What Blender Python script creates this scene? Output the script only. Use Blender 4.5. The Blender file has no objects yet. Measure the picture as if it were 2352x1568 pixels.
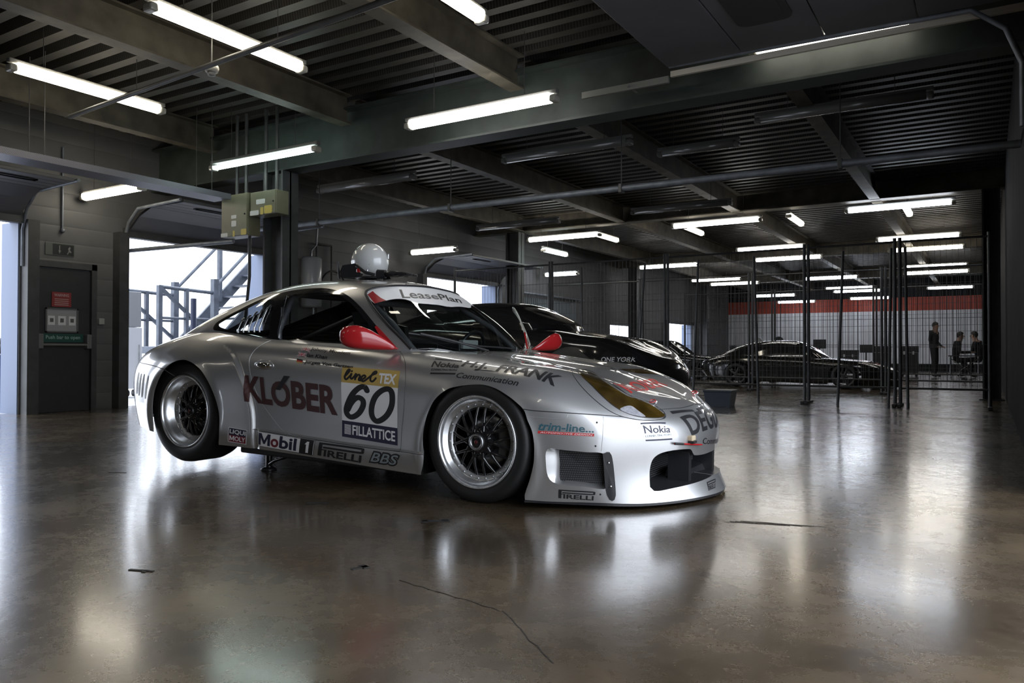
import bpy, bmesh, math, random
import numpy as np
from mathutils import Vector, Matrix, geometry
from mathutils.bvhtree import BVHTree

# ---------------------------------------------------------------- camera, sky, exposure
SC = bpy.context.scene
COL = SC.collection
cam_data = bpy.data.cameras.new('camera'); cam = bpy.data.objects.new('camera', cam_data); COL.objects.link(cam)
F_PX, PITCH, ROLL, YAW, CAM_H = 1776.210662, 0.012310, 0.001550, -0.551871, 0.800030
fw = Vector((math.sin(YAW)*math.cos(PITCH), math.cos(YAW)*math.cos(PITCH), math.sin(PITCH)))
rt = fw.cross(Vector((0, 0, 1))).normalized(); up = rt.cross(fw)
r2 = rt*math.cos(ROLL)+up*math.sin(ROLL); u2 = -rt*math.sin(ROLL)+up*math.cos(ROLL)
cam.matrix_world = Matrix(((r2.x, u2.x, -fw.x, 0), (r2.y, u2.y, -fw.y, 0), (r2.z, u2.z, -fw.z, CAM_H), (0, 0, 0, 1)))
cam_data.sensor_fit = 'HORIZONTAL'; cam_data.sensor_width = 36.0; cam_data.lens = F_PX/2352*36.0
cam_data.clip_start = 0.05; cam_data.clip_end = 300
SC.camera = cam
world = bpy.data.worlds.new('sky'); SC.world = world; world.use_nodes = True
wn = world.node_tree.nodes; bg = wn['Background']
bg.inputs[0].default_value = (.84, .90, 1.0, 1); bg.inputs[1].default_value = 4.4      # bright overcast sky
SC.view_settings.view_transform = 'Standard'; SC.view_settings.look = 'None'
SC.view_settings.exposure = 0.0; SC.view_settings.gamma = 1.0; SC.view_settings.use_curve_mapping = False
SC.cycles.use_denoising = True
SC.cycles.max_bounces = 7; SC.cycles.diffuse_bounces = 4; SC.cycles.glossy_bounces = 4
SC.cycles.transmission_bounces = 5; SC.cycles.transparent_max_bounces = 10
SC.cycles.caustics_reflective = False; SC.cycles.caustics_refractive = False
SC.cycles.sample_clamp_indirect = 6.0
def portal(loc, rot, sx, sy):                                   # tells the renderer where daylight enters; gives no light itself
    d = bpy.data.lights.new('daylight_portal', 'AREA'); d.shape = 'RECTANGLE'; d.size = sx; d.size_y = sy
    d.cycles.is_portal = True
    o = bpy.data.objects.new('daylight_portal', d); COL.objects.link(o); o.location = loc; o.rotation_euler = rot
    return o
portal((.45, 2.75, 1.55), (0, math.radians(90), 0), 3.1, 4.9)
portal((-10.5, 7.6, 1.2), (0, math.radians(-90), 0), 2.4, 2.6)
portal((-10.5, 3.3, 1.2), (0, math.radians(-90), 0), 2.4, 3.5)
portal((-10.5, -7.9, .5), (0, math.radians(-90), 0), 1.0, 2.2)
portal((-10.5, 14.5, 1.2), (0, math.radians(-90), 0), 2.4, 3.0)
# ---------------------------------------------------------------- materials
def new_mat(name):
    m = bpy.data.materials.new(name); m.use_nodes = True
    return m, m.node_tree.nodes, m.node_tree.links, m.node_tree.nodes['Principled BSDF']
def mat(name, col, rough=.5, metal=0.0, coat=0.0, noise=0.0, scale=8.0, bump=0.0, spec=None, emit=None, es=0.0):
    m, n, l, b = new_mat(name)
    b.inputs['Base Color'].default_value = (*col, 1); b.inputs['Roughness'].default_value = rough
    b.inputs['Metallic'].default_value = metal; b.inputs['Coat Weight'].default_value = coat
    b.inputs['Coat Roughness'].default_value = .04
    if spec is not None: b.inputs['Specular IOR Level'].default_value = spec
    if emit: b.inputs['Emission Color'].default_value = (*emit, 1); b.inputs['Emission Strength'].default_value = es
    if noise or bump:
        t = n.new('ShaderNodeTexCoord'); x = n.new('ShaderNodeTexNoise'); x.inputs['Scale'].default_value = scale
        x.inputs['Detail'].default_value = 6; l.new(t.outputs['Object'], x.inputs['Vector'])
        if noise:
            r = n.new('ShaderNodeMixRGB'); r.blend_type = 'MULTIPLY'; r.inputs[0].default_value = 1
            v = n.new('ShaderNodeMapRange'); v.inputs[3].default_value = 1-noise; v.inputs[4].default_value = 1+noise
            v.inputs[1].default_value = .3; v.inputs[2].default_value = .7
            l.new(x.outputs['Fac'], v.inputs[0]); r.inputs[1].default_value = (*col, 1); l.new(v.outputs[0], r.inputs[2])
            l.new(r.outputs[0], b.inputs['Base Color'])
        if bump:
            p = n.new('ShaderNodeBump'); p.inputs['Strength'].default_value = bump; p.inputs['Distance'].default_value = .02
            l.new(x.outputs['Fac'], p.inputs['Height']); l.new(p.outputs[0], b.inputs['Normal'])
    return m
def glass_mat(name, tint, rough=.0, ior=1.5):
    m, n, l, b = new_mat(name); n.remove(b)
    out = n['Material Output']; tr = n.new('ShaderNodeBsdfTransparent'); tr.inputs[0].default_value = (*tint, 1)
    gl = n.new('ShaderNodeBsdfGlossy'); gl.inputs['Roughness'].default_value = rough
    fw_ = n.new('ShaderNodeLayerWeight'); fw_.inputs[0].default_value = .5; pw = n.new('ShaderNodeMath'); pw.operation = 'POWER'; pw.inputs[1].default_value = 5
    f0 = ((ior-1)/(ior+1))**2*1.8; fr = n.new('ShaderNodeMapRange'); fr.inputs[3].default_value = f0; fr.inputs[4].default_value = .95
    l.new(fw_.outputs['Facing'], pw.inputs[0]); l.new(pw.outputs[0], fr.inputs[0])
    mx = n.new('ShaderNodeMixShader'); l.new(fr.outputs[0], mx.inputs[0]); l.new(tr.outputs[0], mx.inputs[1]); l.new(gl.outputs[0], mx.inputs[2])
    l.new(mx.outputs[0], out.inputs[0])
    return m
M = {}
M['black'] = mat('black_plastic', (.020, .020, .021), .45)
M['satin'] = mat('satin_black', (.02, .02, .022), .3)
M['gloss'] = mat('gloss_black', (.013, .013, .014), .08, coat=.6)
M['rubber'] = mat('tyre_rubber', (.012, .012, .012), .5, noise=.15, scale=20)
M['steel'] = mat('steel', (.45, .46, .47), .35, metal=1, noise=.2, scale=12)
M['dark_steel'] = mat('dark_steel', (.07, .07, .068), .5, metal=.2, noise=.3, scale=5)
M['white'] = mat('white_vinyl', (.80, .80, .80), .35)
M['chrome'] = mat('chrome', (.8, .8, .8), .08, metal=1)
# ---------------------------------------------------------------- mesh helpers
class MB:
    """collects shapes into one mesh"""
    def __init__(self): self.v = []; self.f = []; self.m = []; self.sm = []
    def add(self, vs, fs, mi=0, smooth=False):
        o = len(self.v); self.v += [tuple(map(float, p)) for p in vs]
        for f in fs: self.f.append([o+i for i in f]); self.m.append(mi); self.sm.append(smooth)
        return self
    def box(self, x0, x1, y0, y1, z0, z1, mi=0, M4=None):
        vs = [Vector((x, y, z)) for z in (z0, z1) for y in (y0, y1) for x in (x0, x1)]
        if M4 is not None: vs = [M4 @ p for p in vs]
        return self.add(vs, [(0, 2, 3, 1), (4, 5, 7, 6), (0, 1, 5, 4), (2, 6, 7, 3), (0, 4, 6, 2), (1, 3, 7, 5)], mi)
    def rbox(self, x0, x1, y0, y1, z0, z1, r=.01, mi=0, M4=None):
        """box with chamfered edges"""
        bm = bmesh.new(); bmesh.ops.create_cube(bm, size=1)
        for p in bm.verts: p.co = Vector(((x0+x1)/2+p.co.x*(x1-x0), (y0+y1)/2+p.co.y*(y1-y0), (z0+z1)/2+p.co.z*(z1-z0)))
        bmesh.ops.bevel(bm, geom=bm.edges[:], offset=r, segments=2, affect='EDGES', profile=.5)
        vs = [(M4 @ p.co if M4 is not None else p.co.copy()) for p in bm.verts]; bm.verts.index_update()
        self.add(vs, [[q.index for q in f.verts] for f in bm.faces], mi, False); bm.free(); return self
    def bar(self, a, b, w, h=None, mi=0, upv=(0, 0, 1)):
        """square bar from a to b"""
        h = w if h is None else h; a = Vector(a); b = Vector(b); d = (b-a).normalized(); u = Vector(upv)
        if abs(d.dot(u)) > .98: u = Vector((0, 1, 0))
        s = d.cross(u).normalized(); u = s.cross(d)
        vs = [p+s*(i*w/2)+u*(j*h/2) for p in (a, b) for (i, j) in ((-1, -1), (1, -1), (1, 1), (-1, 1))]
        return self.add(vs, [(3, 2, 1, 0), (4, 5, 6, 7), (0, 1, 5, 4), (1, 2, 6, 5), (2, 3, 7, 6), (3, 0, 4, 7)], mi)
    def tube(self, pts, r, n=10, mi=0, caps=True, closed=False):
        pts = [Vector(p) for p in pts]; R = r if hasattr(r, '__len__') else [r]*len(pts); rings = []
        L = len(pts); prev = None
        for i, p in enumerate(pts):
            if closed: d = pts[(i+1) % L]-pts[i-1]
            else: d = pts[min(i+1, L-1)]-pts[max(i-1, 0)]
            d = d.normalized() if d.length > 1e-9 else Vector((0, 0, 1))
            if prev is None:
                u = Vector((0, 0, 1)) if abs(d.z) < .9 else Vector((1, 0, 0))
            else: u = prev
            s = d.cross(u).normalized(); u = s.cross(d).normalized(); prev = u
            rings.append([p+s*(R[i]*math.cos(2*math.pi*k/n))+u*(R[i]*math.sin(2*math.pi*k/n)) for k in range(n)])
        vs = [q for g in rings for q in g]; fs = []
        for i in range(L if closed else L-1):
            j = (i+1) % L
            for k in range(n): fs.append((i*n+k, i*n+(k+1) % n, j*n+(k+1) % n, j*n+k))
        self.add(vs, fs, mi, True)
        if caps and not closed:
            self.add(rings[0], [tuple(range(n))[::-1]], mi); self.add(rings[-1], [tuple(range(n))], mi)
        return self
    def lathe(self, prof, n=48, axis='y', c=(0, 0, 0), mi=0, closed=False, smooth=True):
        """profile of (radius, height) turned about an axis through c"""
        vs = []; m = len(prof)
        for k in range(n):
            a = 2*math.pi*k/n; ca, sa = math.cos(a), math.sin(a)
            for (r, h) in prof:
                if axis == 'y': q = (c[0]+r*ca, c[1]+h, c[2]+r*sa)
                elif axis == 'z': q = (c[0]+r*ca, c[1]+r*sa, c[2]+h)
                else: q = (c[0]+h, c[1]+r*ca, c[2]+r*sa)
                vs.append(q)
        fs = []
        for k in range(n):
            k2 = (k+1) % n
            for i in range(m if closed else m-1):
                j = (i+1) % m; fs.append((k*m+i, k2*m+i, k2*m+j, k*m+j))
        return self.add(vs, fs, mi, smooth)
    def prism(self, poly, h0, h1, plane='xz', mi=0):
        """2D outline extruded along the axis it lacks"""
        def P(a, b, h): return {'xz': (a, h, b), 'xy': (a, b, h), 'yz': (h, a, b)}[plane]
        n = len(poly); vs = [P(a, b, h0) for a, b in poly]+[P(a, b, h1) for a, b in poly]
        fs = [tuple(range(n))[::-1], tuple(range(n, 2*n))]+[(i, (i+1) % n, n+(i+1) % n, n+i) for i in range(n)]
        return self.add(vs, fs, mi)
    def sphere(self, c, r, mi=0, nu=16, nv=10, sc=(1, 1, 1)):
        vs = []; fs = []
        for j in range(nv+1):
            t = math.pi*j/nv
            for i in range(nu):
                a = 2*math.pi*i/nu
                vs.append((c[0]+r*sc[0]*math.sin(t)*math.cos(a), c[1]+r*sc[1]*math.sin(t)*math.sin(a), c[2]+r*sc[2]*math.cos(t)))
        for j in range(nv):
            for i in range(nu): fs.append((j*nu+i, (j+1)*nu+i, (j+1)*nu+(i+1) % nu, j*nu+(i+1) % nu))
        return self.add(vs, fs, mi, True)
    def build(self, name, mats, parent=None, loc=None):
        me = bpy.data.meshes.new(name); me.from_pydata(self.v, [], self.f)
        for m in (mats if isinstance(mats, (list, tuple)) else [mats]): me.materials.append(m)
        me.polygons.foreach_set('material_index', self.m); me.polygons.foreach_set('use_smooth', self.sm)
        me.validate(); me.update()
        bm = bmesh.new(); bm.from_mesh(me); bmesh.ops.recalc_face_normals(bm, faces=bm.faces); bm.to_mesh(me); bm.free()
        o = bpy.data.objects.new(name, me); COL.objects.link(o)
        if loc is not None: o.location = loc
        if parent is not None: o.parent = parent
        return o
def tag(o, label=None, cat=None, group=None, kind=None):
    if label: o['label'] = label
    if cat: o['category'] = cat
    if group: o['group'] = group
    if kind: o['kind'] = kind
    return o
def thing(name, loc, label, cat, group=None, rz=0.0):
    o = bpy.data.objects.new(name, None); COL.objects.link(o); o.location = loc; o.rotation_euler = (0, 0, rz)
    return tag(o, label, cat, group)
def struct(o): o['kind'] = 'structure'; return o
def copy_tree(o, parent=None):
    c = o.copy(); COL.objects.link(c); c.parent = parent
    for ch in list(o.children): copy_tree(ch, c)
    return c
def rounded(w, h, r, n=5):
    """outline of a rounded rectangle centred on the origin"""
    out = []
    for cx, cy, a0 in ((w/2-r, h/2-r, 0), (-w/2+r, h/2-r, 90), (-w/2+r, -h/2+r, 180), (w/2-r, -h/2+r, 270)):
        for k in range(n+1):
            a = math.radians(a0+90*k/n); out.append((cx+r*math.cos(a), cy+r*math.sin(a)))
    return out
_fonts = {}
def text_tris(s, shear=0.0, fat=0.0):
    """flat triangles of a word, scaled to the unit square"""
    key = (s, shear, fat)
    if key in _fonts: return _fonts[key]
    c = bpy.data.curves.new('lettering', 'FONT'); c.body = s; c.shear = shear; c.offset = fat; c.resolution_u = 4
    o = bpy.data.objects.new('lettering', c); COL.objects.link(o); bpy.context.view_layer.update()
    me = bpy.data.meshes.new_from_object(o.evaluated_get(bpy.context.evaluated_depsgraph_get())); me.calc_loop_triangles()
    P = np.array([v.co[:2] for v in me.vertices], float); T = [tuple(t.vertices) for t in me.loop_triangles]
    lo, hi = P.min(0), P.max(0); P = (P-lo)/(hi-lo)
    bpy.data.objects.remove(o); bpy.data.curves.remove(c); bpy.data.meshes.remove(me)
    _fonts[key] = (P, T); return P, T
def stroke(pts, w, n=6, closed=False, asp=1.0):
    """round-ended brush stroke; asp = width/height of the square it is drawn in, w in heights"""
    P = [np.array((a*asp, b), float) for a, b in pts]; Q = []
    L = len(P); K = L if closed else L-1
    for i in range(K):
        p0, p1, p2, p3 = (P[(i-1) % L] if closed or i else P[0]), P[i], P[(i+1) % L], (P[(i+2) % L] if closed or i+2 < L else P[-1])
        for k in range(n):
            t = k/n; Q.append(.5*(2*p1+(p2-p0)*t+(2*p0-5*p1+4*p2-p3)*t*t+(3*p1-p0-3*p2+p3)*t**3))
    if not closed: Q.append(P[-1])
    V = []; T = []
    m = len(Q)
    for i, q in enumerate(Q):
        a = Q[(i-1) % m] if closed else Q[max(i-1, 0)]; b = Q[(i+1) % m] if closed else Q[min(i+1, m-1)]
        d = b-a; d = d/(np.linalg.norm(d)+1e-9); nn = np.array((-d[1], d[0]))*w/2
        V += [q+nn, q-nn]
    for i in range(m if closed else m-1):
        j = (i+1) % m; T += [(2*i, 2*i+1, 2*j+1), (2*i, 2*j+1, 2*j)]
    if not closed:
        for q in (Q[0], Q[-1]):
            o = len(V); V.append(q)
            V += [q+np.array((math.cos(2*math.pi*k/10), math.sin(2*math.pi*k/10)))*w/2 for k in range(10)]
            T += [(o, o+1+k, o+1+(k+1) % 10) for k in range(10)]
    V = np.array(V); V[:, 0] /= asp
    return V, T
def rect2(u0=0, u1=1, v0=0, v1=1):
    return np.array([(u0, v0), (u1, v0), (u1, v1), (u0, v1)], float), [(0, 1, 2), (0, 2, 3)]
def poly2(pts):
    P = np.array(pts, float); return P, [tuple(t) for t in geometry.tessellate_polygon([[Vector((a, b, 0)) for a, b in pts]])]
def put(PT, u0, u1, v0, v1):
    P, T = PT; P = P.copy(); P[:, 0] = u0+P[:, 0]*(u1-u0); P[:, 1] = v0+P[:, 1]*(v1-v0); return P, T
# ---------------------------------------------------------------- car surfaces (car frame: x forward, y left, z up)
BODY = [  # one row per station, tail centre round the side to nose centre; nine levels from sill to centreline: (x, half width, z)
 [(-3.25,0,.26),(-3.30,0,.34),(-3.35,0,.45),(-3.36,0,.55),(-3.35,0,.63),(-3.31,0,.69),(-3.27,0,.715),(-3.25,0,.73),(-3.24,0,.735)],
 [(-3.22,.35,.26),(-3.27,.36,.34),(-3.31,.36,.45),(-3.32,.36,.55),(-3.31,.35,.63),(-3.26,.33,.695),(-3.20,.30,.73),(-3.17,.16,.765),(-3.17,0,.775)],
 [(-3.10,.63,.24),(-3.14,.64,.33),(-3.18,.65,.44),(-3.19,.645,.55),(-3.17,.63,.64),(-3.13,.59,.71),(-3.10,.50,.76),(-3.08,.27,.80),(-3.08,0,.815)],
 [(-2.95,.79,.21),(-2.96,.81,.31),(-2.97,.82,.42),(-2.98,.815,.54),(-2.98,.79,.64),(-2.97,.72,.735),(-2.96,.60,.79),(-2.95,.33,.835),(-2.95,0,.85)],
 [(-2.68,.85,.19),(-2.68,.86,.29),(-2.68,.865,.41),(-2.68,.865,.55),(-2.68,.85,.665),(-2.68,.80,.765),(-2.68,.68,.84),(-2.68,.38,.885),(-2.68,0,.90)],
 [(-2.35,.87,.15),(-2.35,.88,.26),(-2.35,.89,.40),(-2.35,.89,.55),(-2.35,.875,.68),(-2.35,.825,.785),(-2.35,.725,.865),(-2.35,.40,.93),(-2.35,0,.95)],
 [(-2.02,.865,.15),(-2.02,.88,.25),(-2.02,.88,.38),(-2.02,.88,.53),(-2.02,.865,.67),(-2.02,.815,.79),(-2.02,.725,.86),(-2.02,.40,.90),(-2.02,0,.91)],
 [(-1.72,.86,.15),(-1.72,.87,.24),(-1.72,.862,.38),(-1.72,.86,.52),(-1.72,.85,.67),(-1.72,.805,.785),(-1.72,.72,.84),(-1.72,.40,.85),(-1.72,0,.85)],
 [(-1.25,.85,.14),(-1.25,.862,.23),(-1.25,.855,.36),(-1.25,.852,.50),(-1.25,.842,.65),(-1.25,.80,.765),(-1.25,.72,.812),(-1.25,.40,.81),(-1.25,0,.81)],
 [(-.75,.85,.125),(-.75,.86,.22),(-.75,.85,.36),(-.75,.846,.50),(-.75,.832,.64),(-.75,.785,.745),(-.75,.70,.79),(-.75,.40,.79),(-.75,0,.79)],
 [(-.36,.855,.115),(-.36,.87,.22),(-.36,.868,.36),(-.36,.865,.50),(-.36,.848,.62),(-.36,.79,.72),(-.36,.68,.768),(-.36,.36,.782),(-.36,0,.788)],
 [(0,.865,.10),(0,.88,.21),(0,.888,.35),(0,.888,.49),(0,.868,.605),(0,.80,.695),(0,.685,.735),(0,.34,.742),(0,0,.752)],
 [(.31,.845,.05),(.31,.86,.18),(.32,.872,.33),(.32,.872,.46),(.32,.852,.57),(.32,.785,.66),(.32,.67,.705),(.32,.32,.698),(.32,0,.708)],
 [(.56,.745,.05),(.575,.765,.18),(.59,.778,.32),(.585,.778,.43),(.565,.763,.515),(.52,.715,.60),(.48,.63,.662),(.45,.30,.665),(.44,0,.675)],
 [(.82,.60,.05),(.81,.60,.18),(.82,.61,.32),(.82,.61,.41),(.80,.595,.465),(.755,.56,.53),(.71,.50,.59),(.64,.27,.61),(.62,0,.62)],
 [(.99,.33,.05),(.95,.33,.18),(.955,.34,.32),(.95,.335,.405),(.925,.325,.46),(.875,.30,.51),(.82,.27,.55),(.76,.15,.575),(.74,0,.583)],
 [(1.07,0,.05),(1.0,0,.18),(1.0,0,.32),(.995,0,.405),(.97,0,.46),(.925,0,.505),(.885,0,.53),(.855,0,.545),(.835,0,.553)],
]
DOME = [
 [(-3.12,0,.76),(-3.10,0,.785),(-3.09,0,.80),(-3.07,0,.812),(-3.06,0,.82),(-3.05,0,.825),(-3.05,0,.828)],
 [(-3.05,.36,.74),(-3.03,.34,.785),(-3.01,.31,.815),(-2.99,.28,.835),(-2.97,.24,.85),(-2.96,.13,.862),(-2.95,0,.866)],
 [(-2.85,.62,.75),(-2.82,.585,.815),(-2.80,.54,.855),(-2.78,.48,.887),(-2.77,.40,.912),(-2.77,.22,.945),(-2.77,0,.957)],
 [(-2.45,.72,.80),(-2.45,.685,.875),(-2.45,.63,.935),(-2.45,.56,.992),(-2.45,.47,1.035),(-2.45,.25,1.09),(-2.45,0,1.107)],
 [(-2.10,.735,.82),(-2.10,.695,.91),(-2.10,.645,.99),(-2.10,.58,1.065),(-2.10,.50,1.125),(-2.10,.27,1.197),(-2.10,0,1.217)],
 [(-1.75,.745,.80),(-1.75,.705,.91),(-1.75,.655,1.02),(-1.75,.588,1.12),(-1.75,.505,1.185),(-1.75,.28,1.248),(-1.75,0,1.266)],
 [(-1.25,.745,.76),(-1.25,.705,.885),(-1.25,.655,1.015),(-1.25,.588,1.13),(-1.25,.505,1.193),(-1.25,.28,1.25),(-1.25,0,1.266)],
 [(-.83,.725,.76),(-.895,.69,.885),(-.96,.642,1.01),(-1.02,.575,1.118),(-1.05,.49,1.176),(-1.08,.28,1.232),(-1.09,0,1.25)],
 [(-.57,.675,.755),(-.68,.648,.88),(-.80,.608,1.00),(-.925,.545,1.10),(-.96,.46,1.157),(-.985,.27,1.205),(-.99,0,1.223)],
 [(-.47,.55,.75),(-.585,.53,.875),(-.715,.50,.99),(-.84,.45,1.085),(-.885,.38,1.125),(-.925,.22,1.165),(-.935,0,1.178)],
 [(-.41,.32,.75),(-.52,.31,.86),(-.64,.29,.962),(-.76,.26,1.05),(-.81,.22,1.09),(-.855,.12,1.125),(-.865,0,1.136)],
 [(-.38,0,.75),(-.48,0,.845),(-.59,0,.93),(-.69,0,1.005),(-.74,0,1.045),(-.785,0,1.08),(-.805,0,1.093)],
]
def natural_spline(t, Y):
    """second derivatives of a natural cubic spline through Y (n, ...)"""
    n = len(t); Y = np.asarray(Y, float); h = np.diff(t)
    A = np.zeros((n, n)); A[0, 0] = A[-1, -1] = 1.0
    rhs = np.zeros_like(Y)
    for i in range(1, n-1):
        A[i, i-1] = h[i-1]; A[i, i] = 2*(h[i-1]+h[i]); A[i, i+1] = h[i]
        rhs[i] = 6*((Y[i+1]-Y[i])/h[i]-(Y[i]-Y[i-1])/h[i-1])
    return np.linalg.solve(A, rhs.reshape(n, -1)).reshape(Y.shape)
def spline_eval(t, Y, M, q):
    q = np.atleast_1d(q); k = np.clip(np.searchsorted(t, q)-1, 0, len(t)-2)
    h = t[k+1]-t[k]; a = (t[k+1]-q)/h; b = (q-t[k])/h
    sh = (-1,)+(1,)*(Y.ndim-1)
    return (a.reshape(sh)*Y[k]+b.reshape(sh)*Y[k+1]+((a**3-a).reshape(sh)*M[k]+(b**3-b).reshape(sh)*M[k+1])*(h**2).reshape(sh)/6)
def sstep(e0, e1, x):
    t = np.clip((x-e0)/(e1-e0), 0, 1); return t*t*(3-2*t)
class Patch:
    """half of a mirrored body: s runs tail to nose, v runs sill to centreline (both in metres of mean arc)"""
    def __init__(self, table, post=None):
        T = np.array(table, float)
        T = np.stack([T[..., 0], -T[..., 1], T[..., 2]], -1)       # the right half: y negative
        m = np.array([1, -1, 1.0])
        T = np.concatenate([T[2:0:-1]*m, T, T[-2:-4:-1]*m], 0)
        T = np.concatenate([T, T[:, -2:-4:-1]*m], 1)
        ds = np.linalg.norm(np.diff(T, axis=0), axis=2).mean(1); dv = np.linalg.norm(np.diff(T, axis=1), axis=2).mean(0)
        s = np.concatenate([[0], np.cumsum(ds)]); v = np.concatenate([[0], np.cumsum(dv)])
        s -= s[2]; self.s = s; self.v = v; self.T = T
        self.S1 = s[-3]; self.V1 = v[-3]; self.post = post
        self.sk = s[2:-2]; self.vk = v[:-2]
        self.Ms = natural_spline(s, T)
    def __call__(self, s, v):
        s = np.atleast_1d(np.asarray(s, float)); v = np.atleast_1d(np.asarray(v, float))
        R = spline_eval(self.s, self.T, self.Ms, s)                # (n, nv, 3)
        if len(s) == 1 or np.ptp(s) == 0:
            Y = R[0]; P = spline_eval(self.v, Y, natural_spline(self.v, Y), v)
        else:
            Y = np.swapaxes(R, 0, 1); M = natural_spline(self.v, Y)
            k = np.clip(np.searchsorted(self.v, v)-1, 0, len(self.v)-2); i = np.arange(len(s))
            h = (self.v[k+1]-self.v[k])[:, None]; a = (self.v[k+1]-v)[:, None]/h; b = 1-a
            P = a*Y[k, i]+b*Y[k+1, i]+((a**3-a)*M[k, i]+(b**3-b)*M[k+1, i])*h*h/6
        return self.post(P) if self.post else P
    def normal(self, s, v, e=2e-3):
        ds = self(s+e, v)-self(s-e, v); dv = self(s, v+e)-self(s, v-e)
        n = np.cross(ds, dv); n /= np.linalg.norm(n, axis=1)[:, None]+1e-12
        return n
FLARE = [(-2.03,.80),(-1.93,.76),(-1.80,.655),(-1.73,.54),(-1.67,.42),(-1.645,.32),(-1.64,.10)]
_fz = np.array([q[1] for q in FLARE[::-1]]); _fx = np.array([q[0] for q in FLARE[::-1]]); FLZ = np.linspace(.10, .80, 80); FLX = spline_eval(_fz, _fx[:, None], natural_spline(_fz, _fx[:, None]), FLZ)[:, 0]
SKX, SKZ = [-1.674, -1.271, -.905, -.491, -.318], [.268, .251, .236, .228, .227]
def body_post(P):
    P = P.copy(); x, y, z = P[:, 0], P[:, 1], P[:, 2]
    # flared rear wing with a crisp leading edge
    fx = np.interp(z, FLZ, FLX)
    f = sstep(0.0, .036, fx-x)*.62+sstep(0, .35, fx-x)*.38
    side = sstep(.60, .80, -y)
    f *= side*sstep(-3.02, -2.6, x)*(1-sstep(.66, .82, z))
    P[:, 1] -= .046*f
    # rolled lip round the arches
    for cx, cz, R in ((.005, .255, .345), (-2.33, .315, .365)):
        r = np.hypot(x-cx, z-cz)
        P[:, 1] -= .010*np.exp(-((r-R)/.035)**2)*side
    # side skirt stands proud below the door
    zl = np.interp(x, SKX, SKZ)
    k = sstep(-1.66, -1.60, x)*(1-sstep(-.36, -.30, x))*(1-sstep(0, .012, z-zl))
    P[:, 1] -= .022*k*side
    return P
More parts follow.
